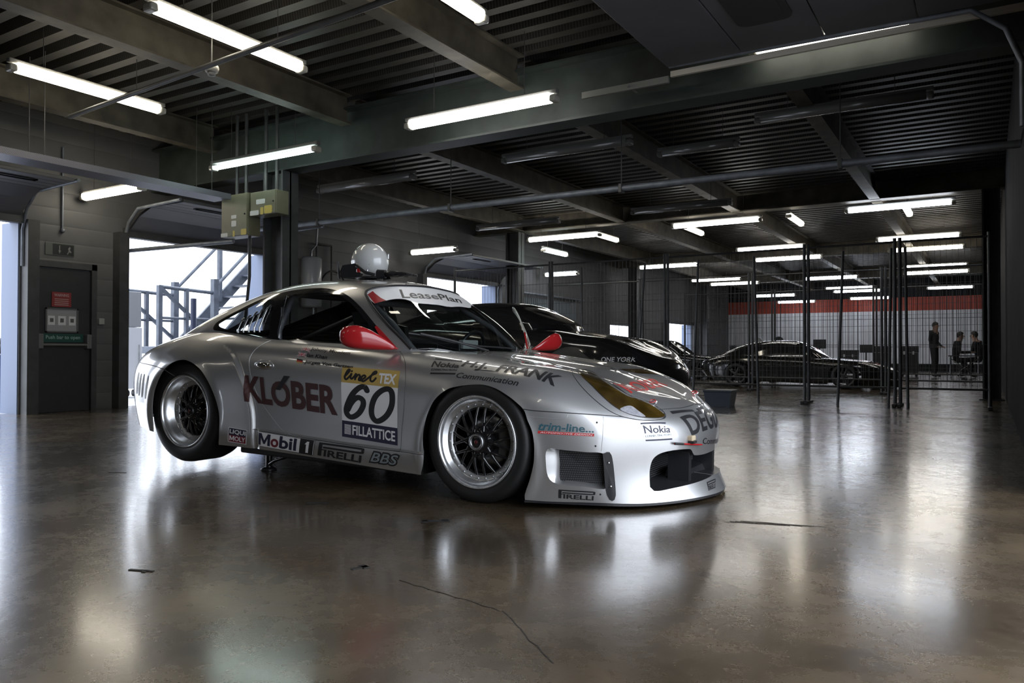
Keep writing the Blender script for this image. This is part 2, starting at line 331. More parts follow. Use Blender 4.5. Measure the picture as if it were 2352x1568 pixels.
# outlines on the body and on the cabin (s, v), sticker corners and fixing points (car frame)
LOOPS = {
 'arch_front': [[3.3703,0.0004],[3.3878,0.0542],[3.3933,0.119],[3.3861,0.1625],[3.3818,0.2069],[3.3878,0.2599],[3.4074,0.3207],[3.4484,0.3856],[3.5214,0.4369],[3.5946,0.4591],[3.6959,0.476],[3.7719,0.4807],[3.8517,0.4702],[3.9265,0.4478],[3.973,0.4278],[4.0147,0.4003],[4.0361,0.3557],[4.0536,0.3171],[4.0634,0.2686],[4.0675,0.2112],[4.0667,0.1596],[4.0537,0.094],[4.0281,0.0202],[4.0266,0.0026]],
 'arch_rear': [[1.0841,0.0542],[1.0791,0.1381],[1.0819,0.2082],[1.1057,0.291],[1.1676,0.3706],[1.2437,0.4261],[1.3212,0.4566],[1.4028,0.4713],[1.4928,0.4634],[1.5921,0.434],[1.6779,0.3799],[1.739,0.3132],[1.7738,0.2379],[1.7855,0.1625],[1.7792,0.0719],[1.7631,0.0]],
 'cabin': [[0.9071,1.1773],[0.9586,0.811],[1.3109,0.7252],[1.9635,0.6961],[2.4645,0.6969],[2.8651,0.7038],[3.0544,0.7592],[3.1739,0.8725],[3.2441,1.0301],[3.2591,1.1773]],
 'glass': [[4.1675,0.792],[4.0645,0.926],[4.0965,0.9491],[4.2237,0.9064],[4.3872,0.7245],[4.4501,0.6691],[4.4996,0.6343],[4.5629,0.6248],[4.6321,0.5896],[4.6711,0.5362],[4.6783,0.502],[4.6419,0.4894],[4.5744,0.4901],[4.5016,0.4989],[4.4441,0.5186],[4.4045,0.5477],[4.3614,0.5947],[4.3182,0.647],[4.2564,0.7081]],
 'indicator': [[4.4385,0.5282],[4.4986,0.564],[4.5338,0.535],[4.5592,0.4961],[4.5016,0.4989],[4.4626,0.509]],
 'bezel': [[4.1468,0.7571],[4.0039,0.9323],[4.012,0.9761],[4.0524,1.0039],[4.1727,0.9639],[4.3677,0.7931],[4.4498,0.6984],[4.5022,0.6554],[4.5761,0.6443],[4.6409,0.6095],[4.6869,0.5548],[4.6851,0.4977],[4.6445,0.4741],[4.5532,0.4679],[4.4654,0.4733],[4.4073,0.4861],[4.367,0.5091],[4.3201,0.5514],[4.2733,0.6037],[4.2248,0.665]],
 'hoodline': [[2.7281,1.0931],[3.0517,1.1232],[3.3591,0.9539],[3.5168,0.9892],[3.6753,1.0344],[3.9175,0.9474],[3.9917,0.9541],[4.0524,1.0039],[4.3677,0.7931],[4.5022,0.6554],[4.6409,0.6095],[4.6706,0.5586],[4.7726,0.5646],[4.8786,0.5719],[5.0288,0.6055]],
 'bumperline': [[4.0085,0.4031],[4.0645,0.4061],[4.1668,0.423],[4.2719,0.4449],[4.3611,0.4643],[4.436,0.476],[4.4654,0.4733],[4.5532,0.4679],[4.6445,0.4741],[4.6778,0.4944],[4.6918,0.5355],[4.6706,0.5586],[4.7726,0.5646],[4.8786,0.5719],[5.0288,0.6055]],
 'doorfront': [[3.0517,0.6686],[3.1376,0.5951],[3.1921,0.537],[3.2263,0.4535],[3.2326,0.3441],[3.2234,0.226],[3.2235,0.1272]],
 'doorrear': [[2.4477,0.1353],[2.3874,0.1397],[2.2997,0.1567],[2.2231,0.2029],[2.1611,0.2464],[2.0883,0.3042],[2.0278,0.3709],[2.0022,0.401],[1.9752,0.4456],[1.9591,0.4915],[1.976,0.5387],[2.0089,0.5931],[2.0336,0.6521]],
 'doorbottom': [[3.2278,0.1237],[3.0623,0.1223],[2.8092,0.1264],[2.5867,0.1303]],
 'doortop': [[2.1297,0.659],[2.2996,0.6814],[2.5504,0.7226],[2.8018,0.7132],[2.9704,0.7037]],
 'skirttop': [[2.0521,0.1424],[2.4477,0.1353],[2.8092,0.1264],[3.2308,0.1219],[3.3991,0.1191]],
 'rearbumper': [[0.7957,0.473],[0.966,0.452],[1.0931,0.4321],[1.2192,0.4139]],
 'duct': [[4.1146,0.2355],[4.1811,0.2358],[4.2545,0.2327],[4.3336,0.2246],[4.3457,0.1459],[4.3552,0.0651],[4.2567,0.0702],[4.1733,0.0754],[4.1273,0.0984],[4.1116,0.1665]],
 'ductin': [[4.1577,0.2295],[4.1972,0.2308],[4.2547,0.2284],[4.3261,0.22],[4.3378,0.1458],[4.3471,0.0707],[4.2563,0.076],[4.1894,0.0799],[4.1667,0.081],[4.1613,0.1599]],
 'intake': [[4.5675,0.0681],[4.5683,0.1057],[4.5703,0.1505],[4.5839,0.1931],[4.623,0.2193],[4.6948,0.2297],[4.7849,0.2279],[4.8281,0.2206],[4.8513,0.1967],[4.8736,0.185],[4.9594,0.1789],[4.9424,0.1712]],
 'intakeb': [[5.0402,0.066],[4.911,0.0642],[4.7842,0.058],[4.6871,0.0532],[4.6144,0.0484],[4.5854,0.0504]],
 'pseam': [[4.038,0.3735],[4.1004,0.3793],[4.1663,0.3873],[4.1828,0.3957],[4.192,0.4233]],
 'pseam2': [[4.341,0.4527],[4.3282,0.3523],[4.3194,0.2399]],
 'strip': [[4.3256,0.2289],[4.3657,0.2227],[4.398,0.0357],[4.3584,0.0348]],
}
GLOOPS = {
 'frame': [[1.0505,0.1212],[1.0287,0.1653],[1.0394,0.222],[1.1633,0.2987],[1.3505,0.367],[1.5677,0.3878],[1.7552,0.3939],[1.9275,0.3934],[2.0805,0.3711],[2.218,0.3227],[2.3331,0.2466],[2.401,0.1391],[2.42,0.0505],[2.3185,0.0523],[2.1649,0.0591],[1.9438,0.0617],[1.7323,0.0512],[1.5471,0.0487],[1.2996,0.0669],[1.1143,0.0994]],
 'quarter': [[1.0719,0.2029],[1.0976,0.2442],[1.2911,0.3118],[1.5306,0.3338],[1.6099,0.1726],[1.6378,0.0566],[1.4631,0.0619],[1.2712,0.0896],[1.1112,0.1404]],
 'doorglass': [[1.6386,0.3356],[1.7878,0.3505],[1.9576,0.3559],[2.093,0.34],[2.2046,0.3015],[2.3019,0.2351],[2.3713,0.1377],[2.3956,0.0631],[2.2473,0.0652],[1.9402,0.0693],[1.7498,0.0613],[1.6959,0.1964]],
 'windscreen': [[2.4967,0.0393],[2.4956,0.0531],[2.4759,0.1056],[2.4521,0.1588],[2.4259,0.2217],[2.4018,0.2796],[2.3685,0.3275],[2.3334,0.3584],[2.3263,0.3823],[2.3452,0.4041]],
 'header': [[2.4441,0.4825],[2.4796,0.5963],[2.4933,0.6881],[2.4995,0.7702]],
 'rearwin': [[1.3321,0.7702],[1.3214,0.5954],[1.2903,0.5014],[1.1478,0.4603],[0.8354,0.4607],[0.5833,0.4873],[0.4323,0.5577],[0.3809,0.7702]],
 'bandbottom': [[2.4293,0.2981],[2.5185,0.3371],[2.6206,0.3939],[2.7492,0.5031]],
 'redtri': [[2.3523,0.3571],[2.3818,0.3953],[2.5185,0.3371],[2.4293,0.2981]],
}
QUADS = {
 'klober': [[-1.7711,-0.8596,0.6081],[-0.9986,-0.8439,0.5689],[-0.9829,-0.8485,0.397],[-1.7343,-0.8908,0.4426]],
 'slash': [[-1.4305,-0.8496,0.6161],[-1.3822,-0.8491,0.6141],[-1.4578,-0.8537,0.5246],[-1.4918,-0.854,0.5285]],
 'gold': [[-0.9754,-0.8238,0.6883],[-0.5402,-0.8239,0.6747],[-0.5359,-0.8479,0.5797],[-0.9677,-0.8409,0.5959]],
 'white': [[-0.9677,-0.8409,0.5959],[-0.5359,-0.8479,0.5797],[-0.5263,-0.859,0.3557],[-0.9477,-0.8489,0.3723]],
 'navy': [[-0.9477,-0.8489,0.3723],[-0.5263,-0.859,0.3557],[-0.5175,-0.8652,0.2593],[-0.9385,-0.8564,0.2774]],
 'name1': [[-1.2863,-0.7711,0.7939],[-0.9593,-0.772,0.7722],[-0.9444,-0.7918,0.751],[-1.2656,-0.7968,0.77]],
 'name2': [[-1.282,-0.8059,0.759],[-1.1134,-0.8047,0.7469],[-1.1064,-0.8152,0.7261],[-1.2723,-0.8186,0.7351]],
 'name3': [[-1.2806,-0.8256,0.7189],[-0.8963,-0.8186,0.6958],[-0.8927,-0.8257,0.6729],[-1.2774,-0.8342,0.691]],
 'flag1': [[-1.3462,-0.7761,0.7939],[-1.281,-0.7818,0.7859],[-1.2721,-0.7995,0.7672],[-1.3377,-0.795,0.7766]],
 'flag2': [[-1.3517,-0.8065,0.7628],[-1.2927,-0.8076,0.7571],[-1.2847,-0.8187,0.7359],[-1.3464,-0.8185,0.7413]],
 'flag3': [[-1.3481,-0.8255,0.7252],[-1.2971,-0.8263,0.7185],[-1.2941,-0.8338,0.6945],[-1.3443,-0.8339,0.6995]],
 'mobil': [[-1.6077,-0.8876,0.2632],[-1.1254,-0.8826,0.2408],[-1.1505,-0.8729,0.1477],[-1.6201,-0.8777,0.1695]],
 'pskirt': [[-1.0925,-0.8822,0.2343],[-0.7528,-0.8819,0.2274],[-0.7758,-0.874,0.1394],[-1.1146,-0.874,0.1536]],
 'bbs': [[-0.6955,-0.8829,0.2204],[-0.4789,-0.8886,0.2166],[-0.4988,-0.8793,0.1418],[-0.7156,-0.8761,0.147]],
 'liqui': [[-1.8494,-0.914,0.2744],[-1.6947,-0.8986,0.263],[-1.7074,-0.8935,0.1703],[-1.8607,-0.9081,0.1796]],
 'nk_bar': [[-0.3636,-0.7339,0.7526],[-0.1892,-0.7221,0.7425],[-0.1778,-0.7432,0.7346],[-0.3565,-0.7493,0.7455]],
 'nk_text': [[-0.3607,-0.7641,0.7382],[-0.1745,-0.769,0.7231],[-0.1603,-0.7978,0.7038],[-0.3411,-0.8062,0.7029]],
 'nk_small': [[-0.3348,-0.8114,0.6964],[-0.1638,-0.8052,0.6976],[-0.1585,-0.8147,0.6881],[-0.3305,-0.8202,0.6842]],
 'nk_bar2': [[-0.3285,-0.8266,0.6738],[-0.1604,-0.824,0.6773],[-0.1633,-0.83,0.6694],[-0.3285,-0.8312,0.6655]],
 'hj': [[-0.1845,-0.7119,0.745],[-0.0264,-0.709,0.7326],[0.0215,-0.8041,0.6912],[-0.1509,-0.8052,0.6971]],
 'frank': [[0.0388,-0.711,0.7275],[0.4117,-0.6821,0.6748],[0.4265,-0.7668,0.62],[0.0709,-0.7984,0.6928]],
 'comm': [[-0.1526,-0.8211,0.6809],[0.2342,-0.8229,0.654],[0.2402,-0.8459,0.6237],[-0.1486,-0.8406,0.6533]],
 'trim_plate': [[0.3464,-0.8663,0.4581],[0.6337,-0.7498,0.4508],[0.6327,-0.7589,0.3519],[0.3639,-0.8672,0.3608]],
 'trim_text': [[0.3731,-0.858,0.4526],[0.6145,-0.7618,0.4427],[0.6312,-0.7579,0.4069],[0.3693,-0.862,0.4098]],
 'trim_bar': [[0.3694,-0.8622,0.4067],[0.6314,-0.7582,0.4022],[0.631,-0.7593,0.3886],[0.3685,-0.8633,0.3936]],
 'trim_small': [[0.3694,-0.8633,0.3876],[0.6302,-0.7599,0.383],[0.6304,-0.76,0.3757],[0.3687,-0.8639,0.3806]],
 'pbump': [[0.4603,-0.8007,0.1128],[0.6239,-0.7283,0.1091],[0.6176,-0.7226,0.0627],[0.4566,-0.7938,0.0678]],
 'nf_bar': [[0.8099,-0.5928,0.4551],[0.8907,-0.4457,0.4514],[0.8935,-0.4507,0.4445],[0.8128,-0.5957,0.4485]],
 'nf_text': [[0.8194,-0.5926,0.4421],[0.9081,-0.4313,0.4327],[0.9157,-0.4405,0.4004],[0.8342,-0.5931,0.4023]],
 'nf_small': [[0.8362,-0.5919,0.3951],[0.9191,-0.4345,0.3957],[0.9213,-0.4336,0.3845],[0.8367,-0.5926,0.3842]],
 'nf_bar2': [[0.8385,-0.5907,0.3722],[0.9227,-0.4336,0.3712],[0.9236,-0.4324,0.3633],[0.8392,-0.5897,0.3651]],
 'degu': [[0.919,-0.3107,0.4709],[0.9139,0.3355,0.469],[0.9859,0.1933,0.3762],[0.9742,-0.2628,0.3703]],
 'd_bar': [[0.8768,-0.3426,0.5],[0.9266,-0.1157,0.4979],[0.9411,-0.101,0.4868],[0.8926,-0.3421,0.4871]],
 'd_bar2': [[0.9303,-0.0555,0.4993],[0.9231,0.082,0.5033],[0.9374,0.0806,0.4918],[0.9444,-0.0526,0.4871]],
 'commf': [[0.9954,-0.1287,0.3498],[0.971,0.2799,0.3235],[0.9453,0.3568,0.2809],[0.9938,-0.1293,0.3165]],
 'pfront': [[1.0201,-0.1305,0.1111],[1.0299,0.0,0.1129],[1.0501,-0.0649,0.0749],[1.0386,-0.155,0.0698]],
 'hoodk': [[0.5869,-0.4302,0.6393],[0.5304,0.3566,0.6475],[0.661,0.2664,0.6046],[0.7144,-0.4806,0.5918]],
 'lease': [[-0.9508,-0.3343,1.1776],[-0.9317,0.3314,1.1637],[-0.8577,0.2618,1.1184],[-0.8747,-0.3929,1.1166]],
 'slot0': [[-2.886,-0.8523,0.5867],[-2.8491,-0.8652,0.5883],[-2.8597,-0.8701,0.4339],[-2.9038,-0.8539,0.431]],
 'slot1': [[-2.8255,-0.8738,0.5805],[-2.7962,-0.8816,0.5817],[-2.8178,-0.8822,0.4247],[-2.8522,-0.8723,0.4225]],
 'slot2': [[-2.7721,-0.8877,0.5798],[-2.7468,-0.8929,0.5809],[-2.7686,-0.893,0.416],[-2.797,-0.887,0.4142]],
 'slot3': [[-2.7051,-0.9014,0.5709],[-2.6825,-0.9051,0.5719],[-2.7076,-0.9091,0.4083],[-2.7432,-0.8979,0.4059]],
}
POINTS = {
 'handle': [-1.6174,-0.8457,0.6769],
 'nozzle': [-0.4357,0.3077,0.7852],
 'hoodpin': [0.8065,-0.4032,0.5423],
 'hoodpin2': [0.8017,0.349,0.5545],
 'tow': [0.9731,-0.2734,0.3504],
 'towa': [0.9252,-0.429,0.344],
 'towb': [0.989,-0.1754,0.3185],
 'r1': [0.6387,-0.7452,0.4573],
 'r2': [0.6386,-0.7556,0.3412],
 'r3': [0.6507,-0.713,0.0956],
 's1': [0.6894,-0.7176,0.259],
 's2': [0.6942,-0.6957,0.1392],
 'bubble': [-1.6393,-0.6906,0.9468],
}
# ---------------------------------------------------------------- the setting
def floor_mat():
    m, n, l, b = new_mat('polished_concrete')
    t = n.new('ShaderNodeTexCoord')
    def noise(scale, det=6, rough=.6, dist=0.0, sc=(1, 1, 1)):
        mp = n.new('ShaderNodeMapping'); mp.inputs['Scale'].default_value = sc; l.new(t.outputs['Object'], mp.inputs[0])
        x = n.new('ShaderNodeTexNoise'); x.inputs['Scale'].default_value = scale; x.inputs['Detail'].default_value = det
        x.inputs['Roughness'].default_value = rough; x.inputs['Distortion'].default_value = dist; l.new(mp.outputs[0], x.inputs['Vector']); return x
    a = noise(.55, 5, .55, .6); c = noise(2.1, 6, .6, .4); f = noise(14, 5, .7)
    r = n.new('ShaderNodeValToRGB'); r.color_ramp.elements[0].position = .36; r.color_ramp.elements[1].position = .68
    r.color_ramp.elements[0].color = (.034, .024, .013, 1); r.color_ramp.elements[1].color = (.185, .130, .070, 1)
    e = r.color_ramp.elements.new(.5); e.color = (.080, .057, .033, 1)
    mx = n.new('ShaderNodeMixRGB'); mx.inputs[0].default_value = .45; l.new(a.outputs['Fac'], mx.inputs[1]); l.new(c.outputs['Fac'], mx.inputs[2]); l.new(mx.outputs[0], r.inputs[0])
    m2 = n.new('ShaderNodeMixRGB'); m2.blend_type = 'OVERLAY'; m2.inputs[0].default_value = .22; l.new(r.outputs[0], m2.inputs[1]); l.new(f.outputs['Fac'], m2.inputs[2])
    l.new(m2.outputs[0], b.inputs['Base Color'])
    ro = n.new('ShaderNodeMapRange'); ro.inputs[1].default_value = .3; ro.inputs[2].default_value = .7; ro.inputs[3].default_value = .18; ro.inputs[4].default_value = .36
    m3 = n.new('ShaderNodeMixRGB'); m3.inputs[0].default_value = .5; l.new(c.outputs['Fac'], m3.inputs[1]); l.new(f.outputs['Fac'], m3.inputs[2]); l.new(m3.outputs[0], ro.inputs[0]); l.new(ro.outputs[0], b.inputs['Roughness'])
    bp = n.new('ShaderNodeBump'); bp.inputs['Strength'].default_value = .16; bp.inputs['Distance'].default_value = .006
    g = noise(16, 5, .65, .3); l.new(g.outputs['Fac'], bp.inputs['Height']); l.new(bp.outputs[0], b.inputs['Normal'])
    b.inputs['Specular IOR Level'].default_value = .7; b.inputs['Coat Weight'].default_value = .9; b.inputs['Coat Roughness'].default_value = .15; b.inputs['Coat IOR'].default_value = 1.55
    return m
def plank_mat(name, col, pitch, axis='Z', strength=.5, rough=.6):
    m, n, l, b = new_mat(name); b.inputs['Roughness'].default_value = rough
    t = n.new('ShaderNodeTexCoord'); w = n.new('ShaderNodeTexWave'); w.bands_direction = axis; w.inputs['Scale'].default_value = .314/pitch
    w.wave_profile = 'SIN'; l.new(t.outputs['Object'], w.inputs['Vector'])
    p = n.new('ShaderNodeMath'); p.operation = 'POWER'; p.inputs[1].default_value = .25; l.new(w.outputs['Fac'], p.inputs[0])
    bp = n.new('ShaderNodeBump'); bp.inputs['Strength'].default_value = strength; bp.inputs['Distance'].default_value = .015; l.new(p.outputs[0], bp.inputs['Height']); l.new(bp.outputs[0], b.inputs['Normal'])
    x = n.new('ShaderNodeTexNoise'); x.inputs['Scale'].default_value = 2.5; x.inputs['Detail'].default_value = 7; l.new(t.outputs['Object'], x.inputs['Vector'])
    v = n.new('ShaderNodeMapRange'); v.inputs[3].default_value = .75; v.inputs[4].default_value = 1.2; l.new(x.outputs['Fac'], v.inputs[0])
    mm = n.new('ShaderNodeMixRGB'); mm.blend_type = 'MULTIPLY'; mm.inputs[0].default_value = 1; mm.inputs[1].default_value = (*col, 1); l.new(v.outputs[0], mm.inputs[2]); l.new(mm.outputs[0], b.inputs['Base Color'])
    return m
def deck_mat():
    """galvanised deck whose sloping sides are punched with rows of holes"""
    m, n, l, b = new_mat('steel_deck')
    b.inputs['Roughness'].default_value = .5; b.inputs['Metallic'].default_value = .25
    t = n.new('ShaderNodeTexCoord'); g = n.new('ShaderNodeNewGeometry'); sx = n.new('ShaderNodeSeparateXYZ'); l.new(g.outputs['True Normal'], sx.inputs[0])
    ab = n.new('ShaderNodeMath'); ab.operation = 'ABSOLUTE'; l.new(sx.outputs['Z'], ab.inputs[0])
    lt = n.new('ShaderNodeMath'); lt.operation = 'LESS_THAN'; lt.inputs[1].default_value = .9; l.new(ab.outputs[0], lt.inputs[0])
    w = n.new('ShaderNodeTexWave'); w.bands_direction = 'X'; w.inputs['Scale'].default_value = .314/.032; w.inputs['Distortion'].default_value = 0; l.new(t.outputs['Object'], w.inputs['Vector'])
    gt = n.new('ShaderNodeMath'); gt.operation = 'GREATER_THAN'; gt.inputs[1].default_value = .55; l.new(w.outputs['Fac'], gt.inputs[0])
    mu = n.new('ShaderNodeMath'); mu.operation = 'MULTIPLY'; l.new(gt.outputs[0], mu.inputs[0]); l.new(lt.outputs[0], mu.inputs[1])
    x = n.new('ShaderNodeTexNoise'); x.inputs['Scale'].default_value = 3; x.inputs['Detail'].default_value = 7; l.new(t.outputs['Object'], x.inputs['Vector'])
    r = n.new('ShaderNodeValToRGB'); r.color_ramp.elements[0].color = (.026, .025, .023, 1); r.color_ramp.elements[1].color = (.095, .088, .076, 1); l.new(x.outputs['Fac'], r.inputs[0])
    mx = n.new('ShaderNodeMixRGB'); l.new(mu.outputs[0], mx.inputs[0]); l.new(r.outputs[0], mx.inputs[1]); mx.inputs[2].default_value = (.022, .021, .02, 1); l.new(mx.outputs[0], b.inputs['Base Color'])
    return m
M['floor'] = floor_mat(); M['deck'] = deck_mat()
M['beam'] = mat('beam_paint', (.085, .075, .056), .6, noise=.45, scale=4); M['green_beam'] = mat('green_beam_paint', (.034, .044, .039), .55, noise=.35, scale=4)
M['cladding'] = plank_mat('wall_cladding', (.115, .115, .115), .22, 'Z', .5)
M['dark_wall'] = mat('dark_wall', (.022, .022, .023), .9, noise=.2, scale=2, spec=.12)
M['apron'] = mat('apron_concrete', (.42, .42, .43), .7, noise=.1, scale=1)
M['post'] = mat('post_paint', (.048, .049, .051), .5, noise=.25, scale=6)
M['panel'] = mat('door_panel', (.10, .10, .108), .5, noise=.12, scale=3)
M['jamb'] = mat('jamb_daylight', (.20, .25, .38), .5)  # blue of the daylight put into the jamb colour
M['galv'] = mat('galvanised', (.20, .22, .25), .5, metal=.4, noise=.25, scale=8)
WX, RX, Y0, Y1, CZ = -10.3, .25, -12.0, 36.0, 3.85
mb = MB(); mb.box(WX-.25, RX+.25, Y0, Y1+.2, -.1, 0); struct(mb.build('floor', M['floor']))
mb = MB(); mb.box(-70, WX-.25, -60, 80, -.12, -.02); struct(mb.build('ground', M['apron']))
mb = MB(); mb.box(RX+.25, 60, -60, 80, -.12, -.02); struct(mb.build('ground', M['apron']))
# profiled deck, ribs along x
mb = MB(); prof = []; y = Y0; P_ = .25
while y < Y1+.1:
    prof += [(y, CZ), (y+.11, CZ), (y+.135, CZ+.13), (y+.225, CZ+.13)]; y += P_
n_ = len(prof); vs = [(WX-.2, a, b) for a, b in prof]+[(RX+.2, a, b) for a, b in prof]
mb.add(vs, [(i, i+1, n_+i+1, n_+i) for i in range(n_-1)]); mb.box(WX-.3, RX+.3, Y0-.1, Y1+.3, CZ+.16, CZ+.26)
struct(mb.build('ceiling', M['deck']))
def ibeam(a, b, h, w, t=.018):
    """steel I section; a, b are the ends of the bottom line"""
    mb = MB(); a = Vector(a); b = Vector(b); d = (b-a).normalized(); s = d.cross(Vector((0, 0, 1)))
    for z0, z1, ww in ((0, t, w), (t, h-t, t*.8), (h-t, h, w)):
        vs = [p+s*(k*ww/2)+Vector((0, 0, z)) for p in (a, b) for (k, z) in ((-1, z0), (1, z0), (1, z1), (-1, z1))]
        mb.add(vs, [(3, 2, 1, 0), (4, 5, 6, 7), (0, 1, 5, 4), (1, 2, 6, 5), (2, 3, 7, 6), (3, 0, 4, 7)])
    return mb
for k, x in enumerate((-9.0, -6.54, -4.15, -1.70)):
    for y0, y1 in ((Y0, 6.83), (6.97, 15.06), (15.20, 23.23), (23.37, 30.93), (31.07, Y1)):
        struct(ibeam((x, y0, 3.50), (x, y1, 3.50), .35, .17).build('beam', M['beam']))
for k, y in enumerate((6.9, 15.13, 23.3, 31.0)):
    struct(ibeam((WX, y, 3.08 if k == 0 else 3.5), (RX, y, 3.08 if k == 0 else 3.5), .62 if k == 0 else .35, .26, .024).build('beam', M['green_beam' if k == 0 else 'beam']))
def column(x, y, w=.30, d=.26):
    mb = MB(); t = .03; hc = 3.08 if y < 10 else 3.5
    mb.box(x-w/2, x-w/2+t, y-d/2, y+d/2, 0, hc); mb.box(x+w/2-t, x+w/2, y-d/2, y+d/2, 0, hc); mb.box(x-w/2, x+w/2, y-.012, y+.012, 0, hc); mb.rbox(x-w/2-.05, x+w/2+.05, y-d/2-.05, y+d/2+.05, 0, .02, .004)
    return struct(mb.build('column', M['post']))
column(-7.75, 6.9, .36); column(-9.22, 15.1, .34); column(-9.72, 23.3); column(-9.87, 31.0)
for y in (15.1, 23.3, 31.0): column(.05, y, .26)
# pit-lane wall with its openings
def wall_piece(y0, y1, z0, z1, m='cladding'):
    mb = MB(); mb.box(WX-.22, WX, y0, y1, z0, z1); return struct(mb.build('wall_left', M[m]))
OZ = 2.41
for y0, y1 in ((Y0, -9.0), (-6.8, 1.5), (4.99, 6.36), (8.86, 13.05), (15.98, 22.7), (24.7, 27.7), (30.7, Y1)): wall_piece(y0, y1, 0, OZ)
wall_piece(Y0, Y1, OZ, CZ+.085); wall_piece(22.7, 24.7, 0, 1.02); wall_piece(22.7, 24.7, 1.65, OZ); wall_piece(27.7, 30.7, 1.88, OZ); wall_piece(-9.0, -6.8, 1.0, OZ)  # low unseen opening behind the camera, sized for daylight on the car door
for y0, y1 in ((-9.0, -6.8), (1.5, 4.99), (6.36, 8.86), (13.05, 15.98), (27.7, 30.7)):
    zt = OZ if y0 < 20 else 1.88
    mb = MB(); mb.box(WX-.42, WX-.015, y0-.1, y0+.012, 0, zt); mb.box(WX-.42, WX-.015, y1-.012, y1+.1, 0, zt); struct(mb.build('trim_jamb', M['jamb']))
    mb = MB(); mb.box(WX, WX+.16, y0-.16, y0-.02, 0, zt+.02); mb.box(WX, WX+.16, y1+.02, y1+.16, 0, zt+.02); mb.box(WX, WX+.10, y0-.02, y1+.02, zt-.03, zt+.1); struct(mb.build('trim_post', M['post']))
# far end and the paddock side
mb = MB(); mb.box(WX-.2, RX+.2, Y1, Y1+.2, 0, CZ+.085); struct(mb.build('wall_back', M['dark_wall']))
def sheet(y, x0, x1, z0, z1, m, pitch=.16, d=.025, name='wall_cladding'):
    mb = MB(); pr = []; x = x0
    while x < x1: pr += [(x, y), (x+pitch*.5, y), (x+pitch*.6, y-d), (x+pitch*.9, y-d)]; x += pitch
    n = len(pr); mb.add([(a, b, z0) for a, b in pr]+[(a, b, z1) for a, b in pr], [(i, i+1, n+i+1, n+i) for i in range(n-1)])
    return struct(mb.build(name, m))
sheet(Y1-.03, WX, RX, .3, 2.5, mat('white_sheet', (.78, .78, .80), .5, noise=.06, scale=2)); sheet(Y1-.03, WX, RX, 2.5, 3.06, mat('red_sheet', (.42, .06, .03), .5))
mb = MB(); mb.box(WX-.2, RX+.2, Y0-.2, Y0, 0, CZ+.085); struct(mb.build('wall_front', mat('pale_wall', (.16, .16, .155), .7, noise=.1)))
mb = MB()
mb.box(RX, RX+.22, 5.2, Y1, 0, CZ+.085); struct(mb.build('wall_right', M['dark_wall']))
mb = MB(); mb.box(RX, RX+.22, -2.0, .3, 0, CZ+.085); struct(mb.build('wall_right', M['dark_wall']))
mb = MB(); mb.box(RX, RX+.22, Y0, -2.0, 0, CZ+.085); mb.box(RX, RX+.22, .3, 5.2, 3.1, CZ+.085); struct(mb.build('wall_right', M['dark_wall']))
# fire door in the pier, with its frame, push bar and notices
d = thing('fire_door', (WX+.02, 5.50, 0), 'dark fire door with push bar in the pier between two garage openings', 'door')
mb = MB(); mb.rbox(-.02, .025, -.355, .36, 0, 1.85, .006); mb.build('door_leaf', mat('fire_door_paint', (.022, .022, .024), .5, noise=.1), d)
mb = MB(); mb.box(-.02, .05, -.45, -.365, 0, 1.95); mb.box(-.02, .05, .37, .44, 0, 1.95); mb.box(-.02, .05, -.45, .44, 1.87, 1.95); mb.build('door_frame', M['post'], d)
mb = MB(); mb.tube([(.09, -.30, .87), (.09, .31, .87)], .016, 8); mb.rbox(.02, .11, -.335, -.275, .82, 1.01, .01); mb.rbox(.02, .11, .28, .34, .82, 1.01, .01); mb.build('push_bar', mat('bar_grey', (.13, .13, .13), .45), d)
def sign(name, y0, y1, z0, z1, base, words, label, cat, x=WX+.052, t=.004, wcol=(.8, .8, .8), ty=None):
    """flat sign on the pit wall; words: (text, u0, u1, v0, v1)"""
    o = thing(name, (x, (y0+y1)/2, (z0+z1)/2), label, cat); w, h = y1-y0, z1-z0
    mb = MB(); mb.box(0, t, -w/2, w/2, -h/2, h/2); mb.build('plate', base, o)
    mw = mat(name+'_lettering', wcol, .5); mb = MB()
    for s, u0, u1, v0, v1 in words:
        P, T = text_tris(s, 0, .01) if isinstance(s, str) else s
        mb.add([(t+.001, -w/2+(u0+p[0]*(u1-u0))*w, -h/2+(v0+p[1]*(v1-v0))*h) for p in P], T)
    if words: mb.build('lettering', mw, o)
    return o
R1 = rect2()
sign('warning_sign', 5.356, 5.603, 1.363, 1.553, mat('sign_red', (.22, .025, .025), .5), [('WARNING', .12, .88, .70, .90)]+[(R1, .14, .86, .12+.13*k, .16+.13*k) for k in range(4)], 'red warning sign with white writing, uppermost on the fire door', 'sign', wcol=(.42, .36, .34))
o = sign('notice_board', 5.282, 5.690, 1.034, 1.343, mat('notice_grey', (.30, .30, .31), .4), [(R1, .07, .28, .30, .68), (R1, .38, .62, .30, .68), (R1, .72, .93, .30, .68)], 'grey framed notice with three white panels on the fire door', 'sign', wcol=(.62, .62, .63))
mb = MB()
for a in ((-.21, -.19, -.158, .158), (.19, .21, -.158, .158), (-.21, .21, -.158, -.14), (-.21, .21, .14, .158)): mb.box(.004, .012, *a)
for k in (-.13, 0, .13): mb.box(.006, .008, k-.022, k+.022, -.025, .025)
mb.build('frame', mat('notice_frame', (.10, .10, .10), .4), o)
sign('door_sign', 5.244, 5.764, .905, 1.015, mat('sign_green', (.008, .06, .045), .5), [('Push bar to open', .08, .92, .25, .80)], 'green sign reading Push bar to open, above the push bar', 'sign', wcol=(.30, .42, .38))
